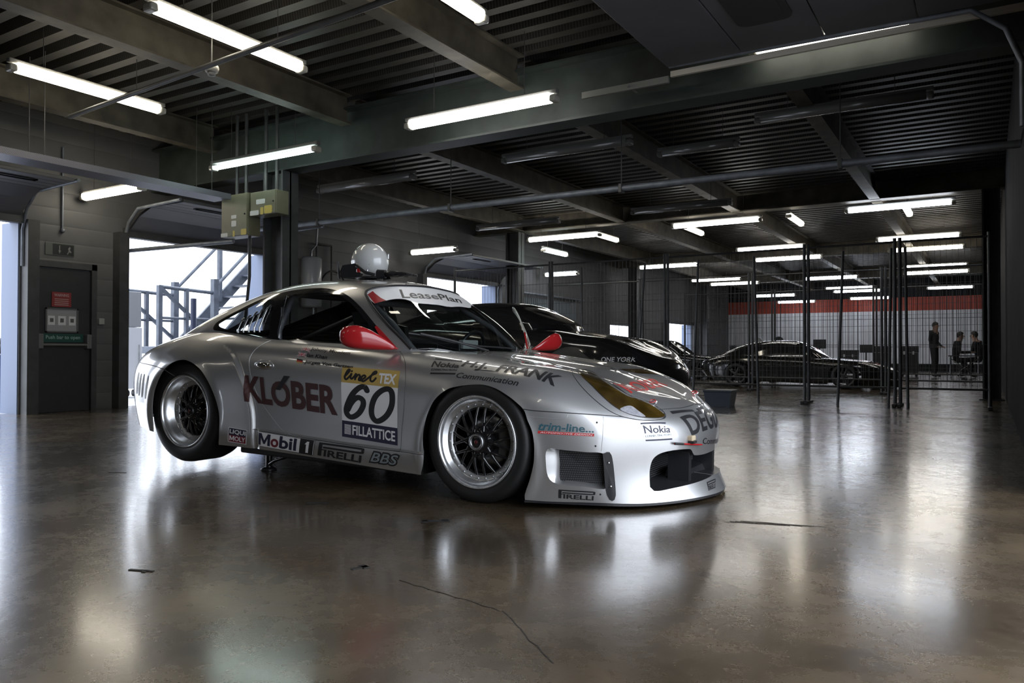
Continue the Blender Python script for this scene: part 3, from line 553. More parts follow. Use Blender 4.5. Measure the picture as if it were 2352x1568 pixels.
run = [(poly2([(.1, 0), (.35, .45), (.25, .7), (.5, .95), (.62, .8), (.5, .55), (.75, .3), (.55, .2), (.4, .35), (.25, 0)]), .70, .95, .15, .85), (poly2([(.4, 1), (.6, 1), (.6, .4), (.8, .4), (.5, 0), (.2, .4), (.4, .4)]), .40, .55, .15, .85)]
o = sign('exit_sign', 5.293, 5.665, 2.033, 2.189, mat('exit_grey', (.10, .105, .10), .4), [], 'unlit exit sign with arrow and running man above the fire door', 'sign', x=WX+.01)
mb = MB(); mb.box(.004, .006, -.095, .175, -.070, .070); mb.build('sign_face', mat('exit_dark', (.02, .022, .022), .4), o); mb = MB()
for (P, T), u0, u1, v0, v1 in run: mb.add([(.008, -.186+(u0+p[0]*(u1-u0))*.372, -.078+(v0+p[1]*(v1-v0))*.156) for p in P], T)
mb.build('pictogram', mat('exit_pale', (.20, .20, .20), .5), o)
mb = MB(); mb.tube([(WX+.02, 5.5, 3.45), (WX+.02, 5.5, 2.38)], .014, 8); mb.sphere((WX+.03, 5.5, 2.36), .03, 0, 12, 8); tag(mb.build('conduit', M['galv']), 'vertical grey conduit ending in a junction box over the exit sign', 'pipe')
mb = MB(); mb.rbox(WX+.0, WX+.05, 5.986, 6.06, 1.151, 1.234, .006, 0); tag(mb.build('call_point', mat('switch_white', (.35, .35, .33), .4)), 'small pale wall switch beside the fire door', 'switch')
# sectional doors folded up under the roof
def overhead(name, y0, y1, xin, xout, z, label, slope=True, nwin=2):
    t = thing(name, (xout, (y0+y1)/2, z), label, 'garage door'); s = 1 if xin > xout else -1; w = (y1-y0)/2; L_ = abs(xin-xout); npan = 4
    pts = [(0, -.32), (.28, -.10), (.55, 0)] if slope else [(0, 0)]
    m_ = M['panel']
    if slope:
        mb = MB(); mb.add([(s*x, -w, zz) for x, zz in pts]+[(s*x, w, zz) for x, zz in pts]+[(s*x, -w, zz+.04) for x, zz in pts]+[(s*x, w, zz+.04) for x, zz in pts], [(0, 1, 4, 3), (1, 2, 5, 4), (6, 9, 10, 7), (7, 10, 11, 8), (0, 3, 9, 6), (2, 8, 11, 5)]); mb.build('door_section', m_, t)
    x = pts[-1][0]; dx = (L_-x)/npan
    for k in range(npan):
        mb = MB(); mb.rbox(min(s*(x+dx*k+.004), s*(x+dx*(k+1)-.004)), max(s*(x+dx*k+.004), s*(x+dx*(k+1)-.004)), -w, w, 0, .045, .008); p = mb.build('door_section', m_, t)
        if k == nwin:
            for c in ((-.5, .5) if w < 1.6 else (-.62, 0, .62)):
                mb = MB(); mb.prism([(s*(x+dx*(k+.5))+a, c*w+b) for a, b in rounded(dx*.62, w*.42, .09)], -.012, .0, 'xy'); f = mb.build('window_frame', M['black'], p)
                mb = MB(); mb.prism([(s*(x+dx*(k+.5))+a, c*w+b) for a, b in rounded(dx*.46, w*.36, .07)], -.015, -.011, 'xy'); mb.build('pane', M['black'], f)
    for sd in (-1, 1):
        mb = MB(); mb.tube([(0, sd*(w+.05), -.9), (0, sd*(w+.05), -.45), (s*.10, sd*(w+.05), -.18), (s*.32, sd*(w+.05), .0), (s*L_, sd*(w+.05), .03)], .022, 8); mb.build('track', M['galv'], t)
    return t
overhead('overhead_door', .35, 6.50, -2.40, .22, 3.3, 'large dark sectional door folded up under the roof, nearest the camera', False, 2)
overhead('overhead_door', 6.38, 8.84, -9.0, WX+.05, 2.75, 'pale sectional door folded up over the opening behind the race car')
overhead('overhead_door', 13.08, 15.94, -9.0, WX+.05, 2.75, 'pale sectional door folded up over the opening beside the black car')
overhead('overhead_door', 1.55, 4.95, -9.0, WX+.05, 2.75, 'pale sectional door folded up at the left edge over the blue drum')
# closed roller shutter
mb = MB(); pr = []; y = 17.0
while y < 20.2: pr += [(y, WX+.03), (y+.05, WX+.03), (y+.06, WX+.05), (y+.09, WX+.05)]; y += .1
n_ = len(pr); mb.add([(b, a, .05) for a, b in pr]+[(b, a, 2.2) for a, b in pr], [(i, i+1, n_+i+1, n_+i) for i in range(n_-1)])
t = tag(mb.build('roller_shutter', mat('shutter_blue', (.16, .19, .21), .5)), 'closed blue-grey corrugated shutter in the wall beyond the black car', 'shutter')
mb = MB(); mb.tube([(WX+.12, 16.4, 2.3), (WX+.12, 20.6, 2.3)], .03, 8); mb.build('top_rail', M['galv'], t)
# ---------------------------------------------------------------- the race car
def car_paint():
    m, n, l, b = new_mat('silver_paint')
    b.inputs['Metallic'].default_value = .80
    b.inputs['Roughness'].default_value = .33; b.inputs['Coat Weight'].default_value = 1.0; b.inputs['Coat Roughness'].default_value = .03; b.inputs['Coat IOR'].default_value = 1.6
    t = n.new('ShaderNodeTexCoord'); x = n.new('ShaderNodeTexNoise'); x.inputs['Scale'].default_value = 900; x.inputs['Detail'].default_value = 1
    l.new(t.outputs['Object'], x.inputs['Vector'])
    r = n.new('ShaderNodeMapRange'); r.inputs[3].default_value = .46; r.inputs[4].default_value = .66; l.new(x.outputs['Fac'], r.inputs[0])
    c = n.new('ShaderNodeCombineColor'); 
    for k in range(3): l.new(r.outputs[0], c.inputs[k])
    l.new(c.outputs[0], b.inputs['Base Color'])
    return m
M['silver'] = car_paint()
M['red'] = mat('red_paint', (.42, .018, .022), .16, coat=.8)
M['amber'] = mat('amber_lens', (.085, .052, .010), .12, metal=.45, coat=1.0, noise=.5, scale=9)
M['clear_lens'] = mat('clear_lens', (.55, .55, .60), .15, metal=.4, coat=1, noise=.3, scale=60)
M['windscreen'] = glass_mat('windscreen_glass', (.62, .66, .65))
M['sideglass'] = glass_mat('side_glass', (.74, .76, .77), ior=1.55)
M['polished'] = mat('polished_rim', (.78, .79, .80), .24, metal=.85, noise=.10, scale=30)
M['brushed'] = mat('brushed_rim', (.62, .63, .64), .38, metal=.8, noise=.12, scale=40)
M['mesh'] = None
def radiator_mat():
    m, n, l, b = new_mat('radiator_core')
    t = n.new('ShaderNodeTexCoord'); w = n.new('ShaderNodeTexWave'); w.bands_direction = 'Z'; w.inputs['Scale'].default_value = 28
    w2 = n.new('ShaderNodeTexWave'); w2.bands_direction = 'Y'; w2.inputs['Scale'].default_value = 70
    l.new(t.outputs['Object'], w.inputs['Vector']); l.new(t.outputs['Object'], w2.inputs['Vector'])
    r = n.new('ShaderNodeMixRGB'); r.blend_type = 'MULTIPLY'; r.inputs[0].default_value = .6
    l.new(w.outputs['Color'], r.inputs[1]); l.new(w2.outputs['Color'], r.inputs[2])
    cr = n.new('ShaderNodeValToRGB'); cr.color_ramp.elements[0].color = (.006, .006, .007, 1); cr.color_ramp.elements[1].color = (.11, .11, .115, 1)
    cr.color_ramp.elements[0].position = .35
    l.new(r.outputs[0], cr.inputs[0]); l.new(cr.outputs[0], b.inputs['Base Color']); b.inputs['Roughness'].default_value = .5
    return m
M['mesh'] = radiator_mat()
M['seam_pale'] = mat('seam_pale', (.55, .56, .56), .3, metal=.6)
M['maroon_badge'] = mat('badge_maroon', (.07, .01, .012), .4)

def smooth_line(pts, step=.014, closed=False):
    P = np.array(pts, float); n = len(P); out = []
    if n < 3 and not closed: closed = False
    for i in range(n if closed else n-1):
        p1, p2 = P[i], P[(i+1) % n]
        p0 = P[i-1] if (closed or i > 0) else 2*p1-p2
        p3 = P[(i+2) % n] if (closed or i+2 < n) else 2*p2-p1
        k = max(1, int(round(np.linalg.norm(p2-p1)/step)))
        for j in range(k):
            t = j/k; out.append(.5*(2*p1+(p2-p0)*t+(2*p0-5*p1+4*p2-p3)*t*t+(3*p1-p0-3*p2+p3)*t**3))
    if not closed: out.append(P[-1])
    return np.array(out)
def resample(P, n, closed=False):
    Q = np.vstack([P, P[:1]]) if closed else P
    d = np.concatenate([[0], np.cumsum(np.linalg.norm(np.diff(Q, axis=0), axis=1))])
    t = np.linspace(0, d[-1], n+1)[:-1] if closed else np.linspace(0, d[-1], n)
    return np.stack([np.interp(t, d, Q[:, k]) for k in range(Q.shape[1])], 1)
def inside(P, poly):
    x, y = P[:, 0], P[:, 1]; c = np.zeros(len(P), bool); n = len(poly)
    for i in range(n):
        x1, y1 = poly[i]; x2, y2 = poly[(i+1) % n]
        if y1 == y2: continue
        c ^= ((y1 > y) != (y2 > y)) & (x < (x2-x1)*(y-y1)/(y2-y1)+x1)
    return c
class Shell:
    """triangulates a Patch with crisp outlines and hands out its regions as meshes"""
    def __init__(self, patch, ns, nv, loops):
        self.p = patch; S1, V1 = patch.S1, patch.V1
        verts = [Vector((a, b)) for a in np.linspace(0, S1, ns) for b in np.linspace(0, V1, nv)]
        edges = []
        def chain(P, closed):
            o = len(verts); verts.extend(Vector((float(a), float(b))) for a, b in P)
            n = len(P); edges.extend((o+i, o+(i+1) % n) for i in range(n if closed else n-1))
        chain([(0, 0), (S1, 0), (S1, V1), (0, V1)], True)
        for P, closed in loops: chain(P, closed)
        r = geometry.delaunay_2d_cdt(verts, edges, [], 0, 1e-5)
        self.uv = np.array([(q.x, q.y) for q in r[0]]); self.tri = np.array([tuple(f) for f in r[2]], int)
        # keep a common winding
        A = self.uv[self.tri]; ar = (A[:, 1, 0]-A[:, 0, 0])*(A[:, 2, 1]-A[:, 0, 1])-(A[:, 2, 0]-A[:, 0, 0])*(A[:, 1, 1]-A[:, 0, 1])
        self.tri[ar < 0] = self.tri[ar < 0][:, ::-1]
        self.tri = self.tri[np.abs(ar) > 1e-9]
        self.c = self.uv[self.tri].mean(1)
        ok = (self.c[:, 0] > 0) & (self.c[:, 0] < S1) & (self.c[:, 1] > 0) & (self.c[:, 1] < V1)
        self.tri = self.tri[ok]; self.c = self.c[ok]
        uc = np.stack([np.clip(self.uv[:, 0], 0, S1), np.clip(self.uv[:, 1], 0, V1)], 1)
        self.P = patch(uc[:, 0], uc[:, 1]); self.N = patch.normal(uc[:, 0], uc[:, 1])
        self.free = np.ones(len(self.tri), bool)
    def take(self, poly, keep=False):
        m = inside(self.c, np.asarray(poly, float)) & self.free
        if not keep: self.free &= ~m
        return self.tri[m]
    def rest(self):
        m = self.free.copy(); self.free[:] = False; return self.tri[m]
    def build(self, name, tri, mats, parent, sides=(1, -1), off=0.0, inner=None, origin=None, rot=0.0):
        """inner: (depth, material index) adds a lining behind the skin"""
        used = np.unique(tri); mp = -np.ones(len(self.P), int); mp[used] = np.arange(len(used)); T = mp[tri]
        V = []; N = []; F = []; MI = []
        for sd in sides:
            m = np.array([1, sd, 1.0]); p = (self.P[used]+self.N[used]*off)*m; nn = self.N[used]*m
            f = T if sd == 1 else T[:, ::-1]; o = sum(len(q) for q in V)
            V.append(p); N.append(nn); F.append(f+o); MI.append(np.zeros(len(f), int))
            if inner:
                o = sum(len(q) for q in V); V.append(p-nn*inner[0]); N.append(-nn); F.append(f[:, ::-1]+o); MI.append(np.full(len(f), inner[1]))
        V = np.concatenate(V); N = np.concatenate(N); F = np.concatenate(F); MI = np.concatenate(MI)
        if origin is not None: V = V-np.array(origin)
        me = bpy.data.meshes.new(name); me.from_pydata(V.tolist(), [], F.tolist())
        for q in (mats if isinstance(mats, (list, tuple)) else [mats]): me.materials.append(q)
        me.polygons.foreach_set('material_index', MI.tolist()); me.polygons.foreach_set('use_smooth', [True]*len(F))
        me.update(); me.normals_split_custom_set_from_vertices(N.tolist())
        o = bpy.data.objects.new(name, me); COL.objects.link(o)
        if origin is not None: o.location = origin
        o.rotation_euler = (0, 0, rot)
        if parent is not None: o.parent = parent
        return o
def locate(patch, XZ, s0, v1):
    """finds side points by their x and z (below level v1)"""
    A, B = np.meshgrid(np.linspace(s0[0], s0[1], 160), np.linspace(0, v1, 80), indexing='ij'); A = A.ravel(); B = B.ravel(); G = patch(A, B)[:, ::2]
    i = np.array([np.argmin(((G-q)**2).sum(1)) for q in XZ]); a, b = A[i].copy(), B[i].copy(); e = 1e-4
    for _ in range(25):
        q = patch(a, b)[:, ::2]; qa = (patch(a+e, b)[:, ::2]-q)/e; qb = (patch(a, b+e)[:, ::2]-q)/e; r = XZ-q
        det = qa[:, 0]*qb[:, 1]-qa[:, 1]*qb[:, 0]; det = np.where(np.abs(det) < 1e-6, 1e-6, det)
        a = np.clip(a+np.clip((r[:, 0]*qb[:, 1]-r[:, 1]*qb[:, 0])/det, -.03, .03), s0[0], s0[1]); b = np.clip(b+np.clip((qa[:, 0]*r[:, 1]-qa[:, 1]*r[:, 0])/det, -.03, .03), 0, v1)
    return np.stack([a, b], 1)
def on(patch, line, off=0.0):
    L = np.asarray(line, float); a = np.clip(L[:, 0], 0, patch.S1); b = np.clip(L[:, 1], 0, patch.V1)
    return patch(a, b)+patch.normal(a, b)*off

def build_race_car():
    CX, CY, CA, CT = -2.32876, 4.23717, 0.02528, 0.01989        # the tail stands a little high on its jacks
    car = thing('race_car', (CX, CY, 0), 'silver racing coupe with number 60 on its door and red mirrors', 'car', rz=CA)
    car.rotation_euler = (0, CT, CA)
    body = Patch(BODY, body_post); dome = Patch(DOME)
    S1, V1 = body.S1, body.V1; E = .03
    sl = smooth_line; L = LOOPS; G = GLOOPS
    def below(line, extra=()):  # closes a line down to the sill
        return np.vstack([line, [(line[-1][0], -E), (line[0][0], -E)]])
    archF = sl(L['arch_front']); archR = sl(L['arch_rear'])
    archF[0, 1] = archF[-1, 1] = -E; archR[0, 1] = archR[-1, 1] = -E
    cabin = np.vstack([[(L['cabin'][0][0], V1+E)], sl(L['cabin']), [(L['cabin'][-1][0], V1+E)]])
    glass = sl(L['glass'], .008, True); bezel = sl(L['bezel'], .008, True); indic = sl(L['indicator'], .008, True)
    hl = L['hoodline']; hA = sl(hl[:7]); hB = sl(hl[7:12]); hC = sl(hl[11:] )
    hoodfront = np.vstack([hC, [(S1+E, hC[-1][1]+.03)]])
    hood = np.vstack([hA, hB, hoodfront, [(S1+E, V1+E), (L['cabin'][-1][0]-.2, V1+E), (L['cabin'][-1][0]-.2, hA[0][1])]])
    bl = L['bumperline']; bA = sl(bl[:7]); bB = sl(bl[6:10]); bC = np.array(bl[9:12]); 
    bumper_line = np.vstack([bA[:-1], bB[:-1], bC[:-1], hoodfront])
    bumper = np.vstack([bumper_line, [(S1+E, -E), (bumper_line[0][0], -E)]])
    df = sl(L['doorfront']); dr = sl(L['doorrear']); db = sl(L['doorbottom']); dt = sl(L['doortop'])
    top_v = .66
    door_line = np.vstack([df, db, dr])
    door = np.vstack([door_line, [(dr[-1][0], V1*.8), (df[0][0], V1*.8)]])
    st = sl(L['skirttop']); skirt = np.vstack([st, [(st[-1][0]+.02, -E), (st[0][0], -E)]])
    rb = L['rearbumper']; rbl = np.vstack([[(-E, rb[0][1]-.06)], [(.3, rb[0][1]-.045)], sl(rb), [(rb[-1][0]+.12, rb[-1][1]-.03)]])
    rearb = np.vstack([rbl, [(rbl[-1][0], -E), (-E, -E)]])
    wing = np.vstack([df[::-1], hA, hB[:1], bezel[len(bezel)//2:][:1], bumper_line[::-1][-len(bA):][::-1][::-1]])
    wing = np.vstack([[(df[-1][0], -E)], df[::-1], [(df[0][0], hA[0][1])], hA, [(hA[-1][0]+.6, hA[-1][1])], [(hA[-1][0]+.6, -E)]])
    duct = resample(sl(L['duct'], .008, True), 48, True); ductin = resample(sl(L['ductin'], .008, True), 48, True)
    it = L['intake'][:-1]; ib = L['intakeb'][1:]
    top_end = (S1, it[-1][1]); bot_start = (S1, L['intakeb'][0][1]+.005)
    itop = sl(it+[list(top_end)], .01); ibot = sl([list(bot_start)]+ib, .01)
    intake_line = np.vstack([ibot, itop])
    intake = np.vstack([[(S1+E, bot_start[1])], intake_line, [(S1+E, top_end[1])]])
    loops = [(archF, False), (archR, False), (cabin, True), (glass, True), (bezel, True), (indic, True), (hood, True),
             (bumper, True), (door_line, False), (np.array([dr[-1], df[0]]), False), (st, False), (rbl, False), (duct, True), (intake, True),
             (np.vstack([df[:1], [(df[0][0], hA[0][1])], hA[:1]]), False)]
    # extra rows that follow the flare edge and the skirt ledge
    fz_ = np.linspace(.17, .74, 60)
    for d_ in (-.004, .004, .012, .020, .028, .036, .046): loops.append((locate(body, np.stack([np.interp(fz_, FLZ, FLX)-d_, fz_], 1), (1.2, 2.3), .62), False))
    fx_ = np.linspace(-1.63, -.34, 110)
    for d_ in (-.003, .003, .006, .009, .015): loops.append((locate(body, np.stack([fx_, np.interp(fx_, SKX, SKZ)+d_], 1), (1.9, 3.6), .30), False))
    sh = Shell(body, 300, 110, loops)
    for q in (archF, archR): sh.take(np.vstack([q, [(q[-1][0], -2*E), (q[0][0], -2*E)]]))
    sh.take(cabin); sh.take(duct); sh.take(intake)
    ind_t = sh.take(indic); gl_t = sh.take(glass); bz_t = sh.take(bezel)
    bump_t = sh.take(bumper); hood_t = sh.take(hood); door_t = sh.take(door); skirt_t = sh.take(skirt); rear_t = sh.take(rearb)
    wing_t = sh.take(wing)
    S = M['silver']
    sh.build('hood', hood_t, S, car)
    fb = sh.build('front_bumper', bump_t, S, car)
    sh.build('front_wing', np.concatenate([wing_t, bz_t]), S, car, (1,)); sh.build('front_wing', np.concatenate([wing_t, bz_t]), S, car, (-1,))
    sh.build('rear_bumper', rear_t, S, car)
    sh.build('side_skirt', skirt_t, S, car, (1,)); sh.build('side_skirt', skirt_t, S, car, (-1,))
    rest = sh.rest(); lab = np.arange(len(sh.P))
    for _ in range(400):
        mn = lab[rest].min(1); new = lab.copy(); np.minimum.at(new, rest.ravel(), np.repeat(mn, 3)); new = new[new]
        if (new == lab).all(): break
        lab = new
    comp = lab[rest[:, 0]]
    for c_ in np.unique(comp):
        t_ = rest[comp == c_]
        if len(t_) < 12: continue
        q_ = sh.P[np.unique(t_)]; mid_ = np.abs(q_[:, 1]).min() < .03
        nm_ = 'rear_quarter' if q_[:, 0].mean() < -1.6 else ('cowl_panel' if mid_ else 'wing_panel')
        if mid_: sh.build(nm_, t_, S, car)
        else: sh.build(nm_, t_, S, car, (1,)); sh.build(nm_, t_, S, car, (-1,))
    hinge = np.array((-.50, .80, 0.0)); OPEN = math.radians(-60)
    doorR = sh.build('door', door_t, [S, M['black']], car, (1,), inner=(.03, 1))
    doorL = sh.build('door', door_t, [S, M['black']], car, (-1,), inner=(.03, 1), origin=hinge, rot=OPEN)
    for sd in (1, -1):
        h = sh.build('headlight', gl_t, M['amber'], car, (sd,), off=.003)
        sh.build('indicator_lens', ind_t, M['clear_lens'], h, (sd,), off=.003)
    # panel gaps
    for nm, line, r, both in (('hood_seam', np.vstack([hA, hB, hC]), .0022, True), ('bumper_seam', bumper_line[:-1], .0024, True), ('headlight_seam', np.vstack([bezel, bezel[:1]]), .0022, True),
                        ('headlight_rim', np.vstack([glass, glass[:1]]), .003, True), ('door_seam', np.vstack([df, db]), .0018, False), ('door_seam', dr, .0016, False), ('door_seam', np.vstack([df[:1], [(df[0][0], hA[0][1])]]), .0024, False),
                        ('rear_bumper_seam', rbl[1:], .003, True), ('bumper_panel_seam', sl(L['pseam']), .0014, False), ('bumper_panel_seam', sl(L['pseam2']), .0016, False), ('skirt_seam', st, .0016, False)):
        P = on(body, line); m_ = M['seam_pale'] if line is dr or nm == 'bumper_panel_seam' else M['black']  # rear door seam pale: an edge highlight put into its colour
        if nm.startswith('headlight'):
            for sd in (1, -1): mb = MB(); mb.tube(P*np.array([1, sd, 1.0]), r, 6); mb.build(nm, m_, car)
        else:
            mb = MB()
            for sd in ((1, -1) if both else (1,)): mb.tube(P*np.array([1, sd, 1.0]), r, 6)
            mb.build(nm, m_, car)
    # dark liners behind the wheel openings; floor pan added to block light beneath
    for cx, cz, R in ((.005, .30, .40), (-2.33, .33, .42)):
        for sd in (1, -1):
            mb = MB(); arc = [(cx+R*math.cos(a), cz+R*math.sin(a)) for a in np.linspace(-.35, math.pi+.35, 24)]
            vs = [(x, sd*-.80, z) for x, z in arc]+[(x, sd*-.50, z) for x, z in arc]; n = len(arc)
            mb.add(vs, [(i, i+1, n+i+1, n+i) for i in range(n-1)])
            mb.add([(x, sd*-.50, z) for x, z in arc], [tuple(range(n))])
            mb.build('wheel_liner', M['black'], car)
    mb = MB(); mb.rbox(-2.9, .62, -.52, .52, .09, .17); mb.rbox(-1.85, -.45, -.82, .82, .10, .16); mb.box(.40, .80, -.40, .40, .055, .08); mb.box(-.44, -.40, -.78, .78, .1, .72); mb.box(-2.02, -1.98, -.55, .55, .1, .72)
    mb.build('floor_pan', M['black'], car)
    # ---- cooling duct at the bumper corner
    for sd in (1, -1):
        A = on(body, duct); B = on(body, ductin); nn = body.normal(ductin[:, 0], ductin[:, 1]).mean(0); nn /= np.linalg.norm(nn)
        B2 = B-nn*.055-np.array([0, 0, 0]); m = np.array([1, sd, 1.0]); n = len(A)
        mid = A*.55+B*.45-nn*.012
        mb = MB(); mb.add(np.vstack([A*m, mid*m, B2*m]), [(k*n+i, k*n+(i+1) % n, (k+1)*n+(i+1) % n, (k+1)*n+i) for k in range(2) for i in range(n)], 0, True)
        d = mb.build('brake_duct', S, car)
        MB().add(np.vstack([B2*m, [B2.mean(0)*m]]), [(i, (i+1) % n, n) for i in range(n)]).build('radiator', M['mesh'], d)
        mb = MB(); sp = np.array(L['strip'], float); q = resample(np.vstack([sp]), 40, True)
        P = on(body, sl(L['strip']+L['strip'][:1], .01), .007); P0 = on(body, sl(L['strip']+L['strip'][:1], .01), -.002); n = len(P)-1
        c = P[:-1].mean(0)
        vs = np.vstack([P[:-1]*m, P0[:-1]*m, [c*m]])
        mb.add(vs, [(i, (i+1) % n, 2*n) for i in range(n)]+[(i, n+i, n+(i+1) % n, (i+1) % n) for i in range(n)])
        s_ = mb.build('duct_strip', M['satin'], d)
        for nm in ('s1', 's2'):
            MB().sphere(np.array(POINTS[nm])*m+np.array([.007, -.006*sd, 0]), .006, 0, 10, 6).build('rivet', M['chrome'], s_)
        for nm in ('r1', 'r2', 'r3'):
            MB().sphere(np.array(POINTS[nm])*m, .005, 0, 10, 6, (1, 1, 1)).build('bumper_fastener', M['black'], car)
    # ---- mouth of the bumper
    P = on(body, intake_line); c = np.array([0, 0, .21]); back = P.copy(); back[:, 0] = .77; back[:, 1] *= .95; back[:, 2] = .21+(back[:, 2]-.21)*.86
    lip = P.copy(); lip[:, 0] += .004; full = lambda Q: np.vstack([Q, (Q*np.array([1, -1, 1.0]))[::-1]])
    mid = P*.9+back*.1; mid[:, 0] += .006
    A, Bm, B = full(P), full(mid), full(back); n = len(A)
    mb = MB(); mb.add(np.vstack([A, Bm, B]), [(k*n+i, k*n+(i+1) % n, (k+1)*n+(i+1) % n, (k+1)*n+i) for k in range(2) for i in range(n)], 0, True)
    for sd in (1, -1):
        mb.prism([(.84, .08), (.955, .07), (.955, .34), (.84, .34)], sd*-.245, sd*-.20, 'xz')
        mb.prism([(.80, .085), (.94, .08), (.90, .16), (.82, .18)], sd*-.2, 0, 'xz')
    mouth = mb.build('air_intake', M['satin'], car)
    MB().add(np.vstack([B, [B.mean(0)]]), [(i, (i+1) % n, n) for i in range(n)]).build('intake_radiator', M['mesh'], mouth)
    # ---- cabin
    fr = sl(G['frame'], .012, True); qg = sl(G['quarter'], .012, True); dg = sl(G['doorglass'], .012, True)
    ws = G['windscreen']; hd = G['header']
    wline = np.vstack([sl([ws[0]]+ws[2:]+hd[:-1]+[[hd[-1][0], dome.V1]], .012)])
    wtop_s = hd[-1][0]
    wind = np.vstack([[(dome.S1+E, .036)], wline, [(wtop_s, dome.V1+E), (dome.S1+E, dome.V1+E)]])
    bb = G['bandbottom']; bline = np.vstack([sl(bb[:-1], .012)])
    band_v = None
    # lower edge of the sun strip: a fixed distance under the header, found on the dome
    bl3 = [bb[0], bb[1], bb[2]]; bline = np.vstack([sl(bl3, .012), [(dome.S1, dome.V1*.0+bb[2][1]+.1)]])
    bline = sl(bl3+[[2.75, .40], [dome.S1, .61]], .012); bline = np.vstack([bline, [(dome.S1+E, .612)]])
    band = np.vstack([bline, [(dome.S1+E, dome.V1+E), (wtop_s-.3, dome.V1+E), (2.30, .45), (2.36, .335)]])
    tri_ = np.array(G['redtri'], float)
    inner = []
    rub = .014
    rw = np.vstack([[(G['rearwin'][0][0], dome.V1+E)], sl(G['rearwin'], .02), [(G['rearwin'][-1][0], dome.V1+E)]])
    dsh = Shell(dome, 150, 62, [(rw, True), (fr, True), (qg, True), (dg, True), (wind, True), (bline, False), (np.vstack([tri_, tri_[:1]]), False)])
    dg_t = dsh.take(dg); qg_t = dsh.take(qg); fr_t = dsh.take(fr)
    sun_t = dsh.take(wind, True); wmask = inside(dsh.c, wind)
    red_m = inside(dsh.c, tri_) & wmask; band_m = inside(dsh.c, band) & wmask & ~red_m
    red_t = dsh.tri[red_m & dsh.free]; band_t = dsh.tri[band_m & dsh.free]; ws_t = dsh.tri[wmask & ~red_m & ~band_m & dsh.free]
    dsh.free &= ~wmask
    dsh.build('rear_window', dsh.take(rw), M['sideglass'], car)
    dsh.build('roof', dsh.rest(), [S, M['black']], car, inner=(.018, 1))
    wsh = dsh.build('windscreen', ws_t, M['windscreen'], car)
    dsh.build('sun_strip', band_t, M['white'], wsh); dsh.build('strip_corner', red_t, mat('strip_red', (.32, .02, .025), .35), wsh)
    # rubber round the screen
    mb = MB(); P = on(dome, wline, .001)
    for sd in (1, -1): mb.tube(P*np.array([1, sd, 1.0]), .009, 8)
    mb.build('screen_rubber', M['black'], wsh)
    # side windows: black frames, dark polycarbonate
    mid_s = 1.60
    for sd in (1, -1):
        fc = dsh.uv[fr_t].mean(1)
        if sd == 1: dsh.build('window_frame', fr_t, M['gloss'], car, (1,), off=.002)
        else: dsh.build('window_frame', fr_t[fc[:, 0] < mid_s], M['gloss'], car, (-1,), off=.002)
        q = dsh.build('quarter_window', qg_t, M['sideglass'], car, (sd,), off=.001)
        # vent louvres
        m = np.array([1, sd, 1.0])
        for k in range(5):
            a = 1.335+.052*k
            Pl = on(dome, np.stack([np.full(9, a), np.linspace(.075+.003*k, .20+.022*k, 9)], 1), .002)
            Pl[1:-1] += np.array([0, -.012, 0]); mb = MB()
            mb.tube(Pl*m, .006, 6); mb.build('louvre', M['chrome'], q)
    dsh.build('door_window', dg_t, M['sideglass'], doorR, (1,), off=.001)
    dsh.build('door_window', np.concatenate([dg_t]), M['sideglass'], doorL, (-1,), off=.001, origin=(0, 0, 0)).location = (-hinge[0], -hinge[1], 0)
    # window divider on the right door
    mb = MB(); mb.tube(on(dome, [(1.66, .345), (1.70, .25), (1.735, .16), (1.755, .064)], .004), .004, 6); mb.build('window_seal', M['chrome'], doorR)
    mb = MB(); m3 = np.array([1, -1, 1.0]); mb.tube(on(dome, dg, .002)*m3-hinge, .007, 6, closed=True); mb.build('window_seal', mat('seal_silver', (.50, .52, .48), .3, metal=.4), doorL)
    # ---- mirrors
    def mirror(parent, shift, sd):
        sec = [((-.655, -.735, .800), .020, .008), ((-.685, -.775, .812), .042, .022), ((-.73, -.825, .833), .062, .044), ((-.775, -.875, .853), .074, .062), ((-.805, -.915, .864), .076, .068), ((-.822, -.945, .867), .060, .058), ((-.832, -.962, .867), .034, .036), ((-.836, -.970, .867), .004, .005)]
        n = 20; vs = []; fs = []
        for (c, a, b) in sec:
            for k in range(n):
                t = 2*math.pi*k/n; ct, st_ = math.cos(t), math.sin(t)
                vs.append(((c[0]+a*abs(ct)**.85*(1 if ct > 0 else -1))+shift[0], (c[1]+.25*a*ct)*sd+shift[1], c[2]+b*abs(st_)**.9*(1 if st_ > 0 else -1)+shift[2]))
        for i in range(len(sec)-1):
            for k in range(n): fs.append((i*n+k, i*n+(k+1) % n, (i+1)*n+(k+1) % n, (i+1)*n+k))
        fs.append(tuple(range(n))); fs.append(tuple(range((len(sec)-1)*n, len(sec)*n)))
        mb = MB(); mb.add(vs, fs, 0, True)
        sail = [(2.385, .150), (2.396, .158), (2.445, .040), (2.405, .040)]
        Ps = on(dome, sail, .012)*np.array([1, sd, 1.0])+np.array(shift); Pi = on(dome, sail, .0)*np.array([1, sd, 1.0])+np.array(shift)
        mb.add(np.vstack([Ps, Pi]), [(0, 1, 2, 3), (7, 6, 5, 4)]+[(i, (i+1) % 4, 4+(i+1) % 4, 4+i) for i in range(4)])
        o = mb.build('mirror', M['red'], parent)
        o['label'] = 'red wing mirror'
        return o
    mirror(doorR, (0, 0, 0), 1); mirror(doorL, tuple(-hinge), -1)
    # ---- door handle
    c = np.array(POINTS['handle']); mb = MB()
